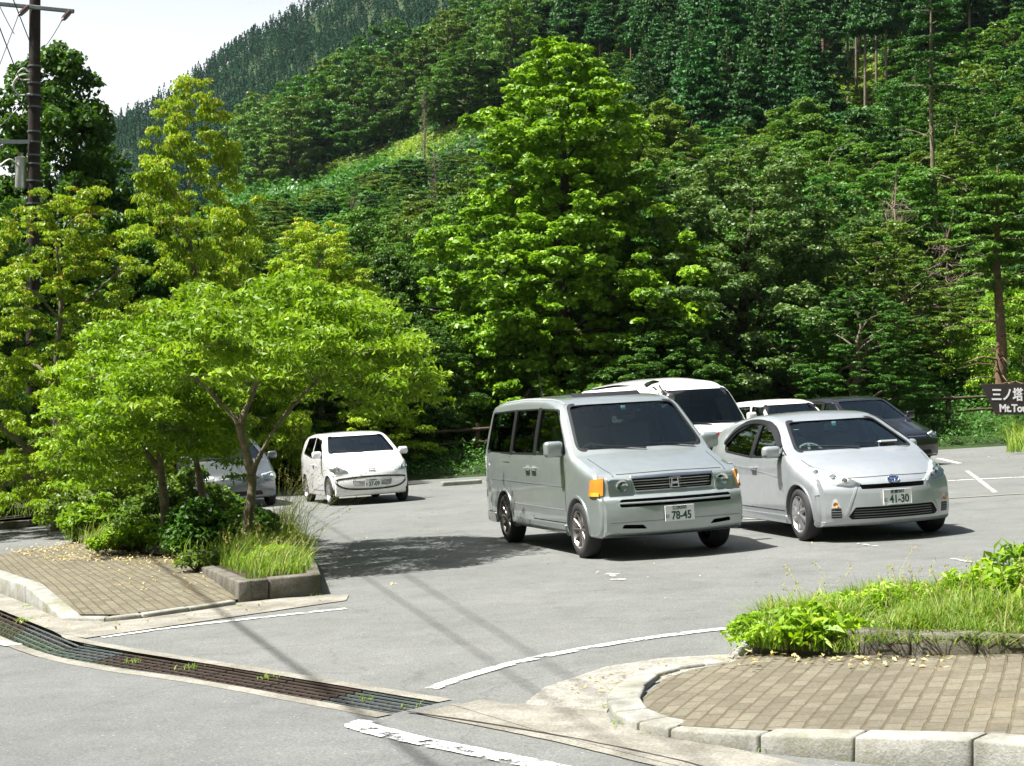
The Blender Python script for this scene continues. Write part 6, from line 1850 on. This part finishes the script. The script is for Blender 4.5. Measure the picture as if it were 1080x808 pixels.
lp_poly = [G(226, 606), G(258, 630), G(284, 627), G(330, 621), G(322, 600), G(308, 578), G(262, 580)]
grass('grass', [G(900, 706), G(1200, 713), G(1200, 703), G(900, 698)], 900, .15, (.04, .12), .007, 1.6, 83, M['grass'], bias=(0, -.9))
grass('grass', lp_poly, 3600, .15, (.1, .28), .009, .6, 74, M['grass'], bias=(.35, -.1), stalks=110)
grass('grass', [G(296, 600), G(328, 618), G(322, 595), G(305, 572), G(290, 560)], 900, .15, (.3, .6), .008, .9, 75, M['grass'], bias=(.9, -.2), stalks=90)
grass('grass', [G(68, 577), G(120, 588), G(195, 598), G(240, 600), G(250, 570), G(110, 552), G(75, 562)], 5200, .1, (.08, .3), .011, .7, 76, M['grass'], stalks=40)
grass('grass', [G(-120, 564), G(0, 559), G(40, 556), G(110, 548), G(140, 525), G(-120, 515)], 7000, .2, (.15, .5), .014, .8, 77, M['grass'], stalks=120)
grass('grass', [G(1060, 480), G(1180, 476), G(1180, 466), G(1068, 468)], 1500, .05, (.3, .7), .03, .8, 79, M['grass'])
# tufts in joints and on the grate
rng = np.random.default_rng(80)
spots = [(22, 654, 60), (30, 655, 50), (140, 698, 30), (200, 705, 40), (280, 715, 30), (385, 737, 25), (28, 640, 60), (160, 646, 30), (330, 628, 30), (250, 640, 20),
         (706, 772, 60), (790, 786, 80), (815, 790, 60), (760, 774, 30), (935, 705, 60), (988, 708, 90), (1000, 708, 60), (640, 748, 25), (655, 765, 25), (430, 745, 15), (905, 800, 30)]
Ps = []
for px, py, n_ in spots:
    c = G(px, py)
    for _ in range(n_): Ps.append((c.x + rng.normal() * .035, c.y + rng.normal() * .045, 0))
Ps = np.array(Ps); Ps[:, 2] = K * Ps[:, 0] + .0
V_, F_ = blades(Ps, rng.uniform(.01, .035, len(Ps)), .006, 1.5, rng)
tag(link('weeds', mesh_np('weeds', V_, F_, np.repeat(rng.uniform(.2, .9, len(Ps)), 2)), None, M['grass']), kind='stuff')
# fallen leaves on the left paving, crumbs of litter elsewhere
M['dry_leaf'] = leafmat('dry_leaves', [(0, (.30, .22, .10)), (.5, (.5, .4, .2)), (.9, (.62, .52, .28)), (1, (.25, .2, .06))], .15, .6)
def litter(name, regs, seed, L=.05):
    rng = np.random.default_rng(seed); P = []
    for poly, n_, z in regs:
        x0, x1 = min(p.x for p in poly), max(p.x for p in poly); y0, y1 = min(p.y for p in poly), max(p.y for p in poly)
        x, y = rng.uniform(x0, x1, n_ * 2), rng.uniform(y0, y1, n_ * 2)
        m_ = in_poly(x, y, poly) & (rng.random(n_ * 2) < .35 + .65 * (np.sin(x * 4 + y * 2) * np.sin(y * 3.1) > -.2))
        P.append(np.stack([x[m_], y[m_], K * x[m_] + z + rng.uniform(0, .012, m_.sum())], 1))
    P = np.concatenate(P)
    V, Fq = leaf_quads(P, rng.normal(size=P.shape) * .35 + np.array([0, 0, 1]), L, L * .5, rng, .1)
    tag(link(name, mesh_np(name, V, Fq, rng.random(len(P))), None, M['dry_leaf']), kind='stuff')
litter('fallen_leaves', [([G(0, 588), G(60, 600), G(200, 605), G(220, 597), G(100, 578), G(50, 579)], 1500, .10), ([G(0, 596), G(80, 632), G(240, 630), G(240, 604), G(60, 580)], 420, .07),
                         ([G(690, 715), G(1080, 722), G(1200, 716), G(1200, 706), G(920, 704), G(790, 700)], 240, .07), ([G(330, 626), G(420, 618), G(400, 560), G(310, 560)], 90, .006), ([G(0, 655), G(92, 672), G(360, 632), G(60, 645)], 60, .012)], 81, .045)
litter('fallen_leaves', [([G(450, 640), G(900, 640), G(1000, 560), G(420, 540)], 60, .012), ([G(560, 742), G(650, 706), G(770, 696), G(650, 730)], 70, .012), ([G(400, 512), G(1080, 476), G(1080, 486), G(400, 522)], 260, .01)], 82, .04)

# ------------------------------------------------------------------ utility pole, wires
PY = 36.0
pb = ground_at(34, PY)
pole = empty('utility_pole', pb)
def pl(px, py, dy=0.0): return at(px, py, PY + dy) - pb
top = pl(34.5, -22)
MB().tube([(0, 0, -.3), (0, 0, 5), (0, 0, top.z)], [.165, .15, .125], 20).build('pole', M['pole'], pole, sm=60)
for py in (70, 88, 101, 113, 139, 150, 164, 173, 191, 215):
    z = pl(34, py).z
    r_ = .135 + .03 * (1 - z / 14)
    MB().lathe([(r_, z - .02), (r_ + .012, z - .02), (r_ + .012, z + .02), (r_, z + .02)], 20, 'Z').build('band', M['steel'], pole)
ca, cb = pl(-62, -2, -.18), pl(78, 12, -.18)
link('crossarm', bevel_mesh(MB().box(tuple((ca + cb) / 2), ((cb - ca).length, .09, .09), Matrix.Rotation(math.atan2(-(cb - ca).z, (cb - ca).x), 3, 'Y')).mesh('crossarm'), .01), pole, M['steel'])
M['porcelain'] = plain('brown_insulator', (.09, .05, .05), .25, coat=.6)
def insulator(p, q):
    p, q = Vector(p), Vector(q)
    t = (q - p)
    prof = []
    pts = [p + t * (i / 12) for i in range(13)]
    MB().tube(pts, [.018, .06, .03, .065, .03, .065, .03, .065, .03, .06, .02, .02, .015], 12).build('insulator', M['porcelain'], pole, sm=50)
insulator(pl(74, 12, -.2), pl(65, 22, -.6)); insulator(pl(30, 7, -.2), pl(19, 17, -.6)); insulator(pl(-20, 3, -.2), pl(-28, 12, -.6))
# transformer can and bracket arm
tz0, tz1 = pl(22, 199).z, pl(22, 166).z
tx = pl(22, 180).x
MB().lathe([(.001, tz0), (.11, tz0), (.125, tz0 + .03), (.125, tz1 - .04), (.13, tz1 - .04), (.13, tz1 - .01), (.06, tz1 + .02), (.001, tz1 + .02)], 20, 'Z', (tx, -.02, 0)).build('transformer', M['lamp_refl'], pole, sm=40)
for zz in (tz0 + .12, tz1 - .14): MB().box((tx * .5, 0, zz), (abs(tx), .05, .04)).build('bracket', M['steel'], pole)
for dx in (-.05, .05): MB().tube([(tx + dx, -.02, tz1), (tx + dx, -.02, tz1 + .12)], [.025, .018], 8).build('bushing', M['porcelain'], pole)
aa = pl(34, 151); ab = pl(-62, 151)
MB().box(((aa.x + ab.x) / 2, -.16, aa.z), (aa.x - ab.x, .07, .09)).build('lower_arm', M['steel'], pole)
M['cable'] = plain('black_cable', (.02, .02, .022), .5)
M['cable_white'] = plain('pale_cable', (.5, .5, .48), .5)
lp = [pl(31, 78, -.15), pl(20, 80, -.5), pl(14, 90, -.5), pl(20, 100, -.4), pl(31, 99, -.15)]
MB().tube(smooth_line(lp, 6), .022, 6).build('cable_loop', M['cable_white'], pole, sm=60)
lp = [pl(31, 76, -.15), pl(24, 72, -.3), pl(17, 80, -.3), pl(22, 84, -.3), pl(31, 84, -.15)]
MB().tube(smooth_line(lp, 6), .016, 6).build('cable_loop', M['cable_white'], pole, sm=60)
lp = [pl(19, 175, -.15), pl(10, 168, -.3), pl(-4, 178, -.5)]
MB().tube(smooth_line(lp, 6), .02, 6).build('cable_loop', M['cable_white'], pole, sm=60)
tag(pole, 'dark brown utility pole with steel crossarm and grey transformer at the far left', 'utility pole')
def wire(label, pts, r, name='cable'):
    o = MB().tube(pts, r, 6).build(name, M['cable'])
    tag(o, label, 'cable', 'cables on the utility pole')
def sagged(a, b, s, n=14):
    return [a.lerp(b, i / n) - Vector((0, 0, s * 4 * (i / n) * (1 - i / n))) for i in range(n + 1)]
wire('thin wire leaving the left end of the crossarm downwards', sagged(pb + pl(19, 17, -.6), at(-60, 210, 30), .1), .012)
wire('thin wire beside the pole running down to the left edge', sagged(pb + pl(-2, 3, -.3), at(15, 36, 36.5), .02), .010)
wire('wire running back from the right insulator on the crossarm', sagged(pb + pl(65, 22, -.6), at(30, 62, 52), .2), .010)
wire('wire slanting from the pole to the left edge below the cable loops', sagged(pb + pl(31, 101, -.1), at(-40, 165, 33), .1), .014)
def overhead(label, p, q, h, r, y1=36.0, y0=-14.0):
    a, b = G(*p), G(*q)
    off = SUN / SUN.z * h
    d = (b - a) / (b.y - a.y)
    A = a + d * (y1 - a.y - off.y) + off; B = a + d * (y0 - a.y - off.y) + off
    wire(label, [A, B], r, 'cable')
overhead('thick cable passing overhead from the utility pole towards the viewer', (225, 640), (430, 790), 8.2, .024)
overhead('overhead cable over the lot, left one of the thin pair', (405, 622), (530, 706), 9.0, .012, 36)
overhead('overhead cable over the lot, right one of the thin pair', (447, 618), (565, 692), 10.3, .012, 36)

# ------------------------------------------------------------------ posts, small board, sign, fence
p = G(45, 543)
h_ = (at(45, 486, p.y).z - p.z)
post = MB().tube([(0, 0, -.2), (0, 0, h_ * .5), (0, 0, h_)], [.09, .088, .085], 14)
tag(post.build('wooden_post', M['wood_post'], None, sm=50, loc=p), 'round reddish-brown wooden post on the grassy bank at the left', 'post')
p = G(90, 545) + Vector((0, 1.0, 0))
board = empty('notice_board', p)
z1 = at(90, 482, p.y).z - p.z
MB().box((-.28, 0, z1 / 2), (.09, .09, z1 + .2)).build('post', M['wood_post'], board)
MB().box((.55, 0, z1 / 2), (.09, .09, z1 + .2)).build('post', M['wood_post'], board)
link('panel', bevel_mesh(MB().box((.13, -.07, z1 - .14), (1.0, .04, .3)).mesh('panel'), .01), board, plain('brown_board', (.1, .045, .035), .6, var=.3))
tag(board, 'low brown wooden board on two posts behind the weeds at the left', 'board')

SY = 30.0
sg = ground_at(1112, SY)
sign = empty('direction_sign', sg)
def sp_(px, py): 
    q = at(px, py, SY) - sg; return (q.x, q.z)
pol = [sp_(1034, 405), sp_(1150, 404), sp_(1172, 420), sp_(1150, 437), sp_(1050, 437.5)]
mb = MB(); n = len(pol)
mb.add([(a, -.03, b) for a, b in pol] + [(a, .03, b) for a, b in pol], [tuple(range(n)), tuple(range(n, 2 * n))[::-1]] + [(i, (i + 1) % n, n + (i + 1) % n, n + i) for i in range(n)])
M['sign_brown'] = plain('sign_brown', (.035, .026, .024), .55, var=.2, bump=.2)
M['sign_white'] = plain('sign_lettering', (.8, .8, .78), .5)
link('board', bevel_mesh(mb.mesh('board'), .008), sign, M['sign_brown'])
MB().tube([(0, .1, -.3), (0, .1, sp_(1112, 395)[1])], [.09, .085], 14).build('post', M['wood_post'], sign, sm=50)
for body, px, py, size, sx in (('三ノ塔・', 1067.5, 421.5, .265, .78), ('Mt.Tou', 1068, 434.3, .205, .88)):
    o = text_obj(body, size, M['sign_white'], 'sign_lettering', .003, sx, .007)
    x_, z_ = sp_(px, py)
    o.parent = sign
    o.matrix_local = Matrix(((1, 0, 0, x_), (0, 0, -1, -.032), (0, 1, 0, z_), (0, 0, 0, 1)))
tag(sign, 'dark brown direction sign with slanted left end and white lettering 三ノ塔 and Mt.Tou', 'sign')

fence = empty('wooden_fence', ground_at(503, 45.5))
f0 = fence.location.copy()
rngf = random.Random(4)
posts = []
for px in range(148, 1200, 71):
    q = ground_at(px, 45.5 + math.sin(px * .01) * .4)
    h = 1.08 + rngf.uniform(-.04, .04)
    q = q - f0
    MB().tube([(q.x, q.y, q.z - .2), (q.x + rngf.uniform(-.02, .02), q.y, q.z + h * .6), (q.x + rngf.uniform(-.03, .03), q.y, q.z + h)], [.078, .072, .07], 10).build('post', M['fence_wood'], fence, sm=50)
    posts.append((q, h))
for (a, ha), (b, hb) in zip(posts[:-1], posts[1:]):
    for z in (.95, .56, .17):
        m = (a + b) / 2
        MB().tube([a + Vector((-.1, -.07, z)), m + Vector((0, -.07, z + rngf.uniform(-.02, .02))), b + Vector((.1, -.07, z))], .042, 8).build('rail', M['fence_wood'], fence, sm=50)
tag(fence, 'dark weathered wooden rail fence with three rails along the back of the lot', 'fence')

# ------------------------------------------------------------------ pine at the right, dead branches, bare poles
def pine(label, px, top, Y, tiers, seed, mat, bark, R_=2.6, bare=.45, r0=.2):
    rng = np.random.default_rng(seed)
    g = ground_at(px, Y); H = H_of(px, top, Y)
    root = empty('pine_tree', g)
    mb = MB().tube([(0, 0, -.2), (.08, 0, H * .3), (-.05, 0, H * .6), (0, 0, H)], [r0, r0 * .8, r0 * .55, .03], 12)
    cl = []
    for i in range(tiers):
        z = H * (bare + (1 - bare) * i / tiers) + rng.normal() * .1
        rad = R_ * (1 - .65 * i / tiers)
        for j in range(5):
            a = j * 1.257 + i * .7 + rng.normal() * .25; l_ = rad * rng.uniform(.6, 1.1)
            e = Vector((math.cos(a) * l_, math.sin(a) * l_, z + rng.normal() * .12))
            mb.tube([(0, 0, z + .15), tuple(Vector((0, 0, z + .15)).lerp(e, .5) + Vector((0, 0, .12))), tuple(e)], [.05, .035, .012], 5, False)
            for q in (.5, .75, 1.0):
                c = Vector((0, 0, z + .15)).lerp(e, q); s = .5 * (1.1 - .3 * q)
                cl.append((c.x + rng.normal() * .12, c.y + rng.normal() * .12, c.z, s, s, s * .2))
    # dead stubs on the bare stem
    for _ in range(26):
        z = H * rng.uniform(.12, bare + .15); a = rng.random() * 6.28; l_ = rng.uniform(.4, 1.8)
        mb.tube([(0, 0, z), (math.cos(a) * l_ * .5, math.sin(a) * l_ * .5, z + .06), (math.cos(a) * l_, math.sin(a) * l_, z - .12)], [.028, .02, .006], 5, False)
    link('trunk', mb.mesh('trunk', 60), root, bark)
    link('crown', crown_mesh('crown', np.array(cl), 90 * len(cl), .2, .07, rng, up=.8, out=.3, rnd=.4), root, mat)
    tag(root, label, 'tree')
pine('pine with a bare brown trunk rising behind the dark sign, flat bright branch tiers', 1054, 175, 47, 6, 91, M['needle_bright'], M['bark_red'], 1.5, .52, .2)
pine('tall thin-crowned pine at the top right with grey bare lower trunk', 985, -60, 66, 6, 92, M['needle'], M['bark'], 2.2, .66, .15)
pine('dark tall pine at the right edge behind the bright tiers', 1100, 60, 58, 9, 93, M['needle'], M['bark'], 3.0, .25, .2)
def snag(label, px, Y, H, seed, n=40, spread=2.5, r0=.07, flatn=.6, name='dead_tree'):
    rng = np.random.default_rng(seed)
    mb = MB().tube([(0, 0, -.2), (.1, 0, H * .5), (0, .1, H)], [r0, r0 * .7, .015], 7)
    for _ in range(n):
        z = H * rng.uniform(.25, .98); a = rng.random() * 6.283; l_ = spread * rng.uniform(.3, 1) * (1.2 - z / H)
        e = Vector((math.cos(a) * l_, math.sin(a) * l_, z + rng.normal() * flatn))
        m_ = Vector((0, 0, z)).lerp(e, .5) + Vector((rng.normal() * .15, rng.normal() * .15, rng.normal() * .15))
        mb.tube([(0, 0, z), tuple(m_), tuple(e)], [.03, .02, .006], 4, False)
        for _ in range(4):
            t = rng.uniform(.3, 1); b = Vector((0, 0, z)).lerp(e, t)
            mb.tube([tuple(b), tuple(b + Vector(rng.normal(size=3) * .35))], [.012, .004], 3, False)
    o = mb.build(name, M['dead_twig'], None, loc=ground_at(px, Y))
    tag(o, label, 'dead tree')
snag('grey-brown dead tree with tangled bare branches left of the tall thin pine', 945, 60, 7.6, 95, 60, 3.4, .09)
snag('dead tangled brown branches low under the tall thin pine', 1000, 59, 6.0, 96, 50, 3.2, .07)
snag('bare grey dead tree standing below the mown strip', 458, 105, 8.5, 97, 60, 1.3, .1)
snag('leaning bare grey tree on the slope left of the bare one', 372, 108, 6.5, 98, 50, 1.4, .08)
snag('pale bare dead conifer on the ridge above the mown strip', 447, 175, 8.5, 99, 60, 1.6, .12)

# ------------------------------------------------------------------ summer haze
def haze(density):
    m, ns, ls = new_mat('haze_air')
    o = N(ns, 'OutputMaterial'); v = N(ns, 'VolumePrincipled')
    v.inputs['Color'].default_value = (.72, .86, 1, 1); v.inputs['Density'].default_value = density
    v.inputs['Anisotropy'].default_value = .3
    ls.new(v.outputs[0], o.inputs['Volume'])
    zb = min((ob.matrix_world @ Vector(c)).z for ob in COL.objects if ob.name == 'terrain' for c in ob.bound_box) - 1
    b = MB().box((0, 535, (zb + 335) / 2), (1480, 1210, 335 - zb)).build('haze', m)
    tag(b, kind='stuff')
haze(.00005)
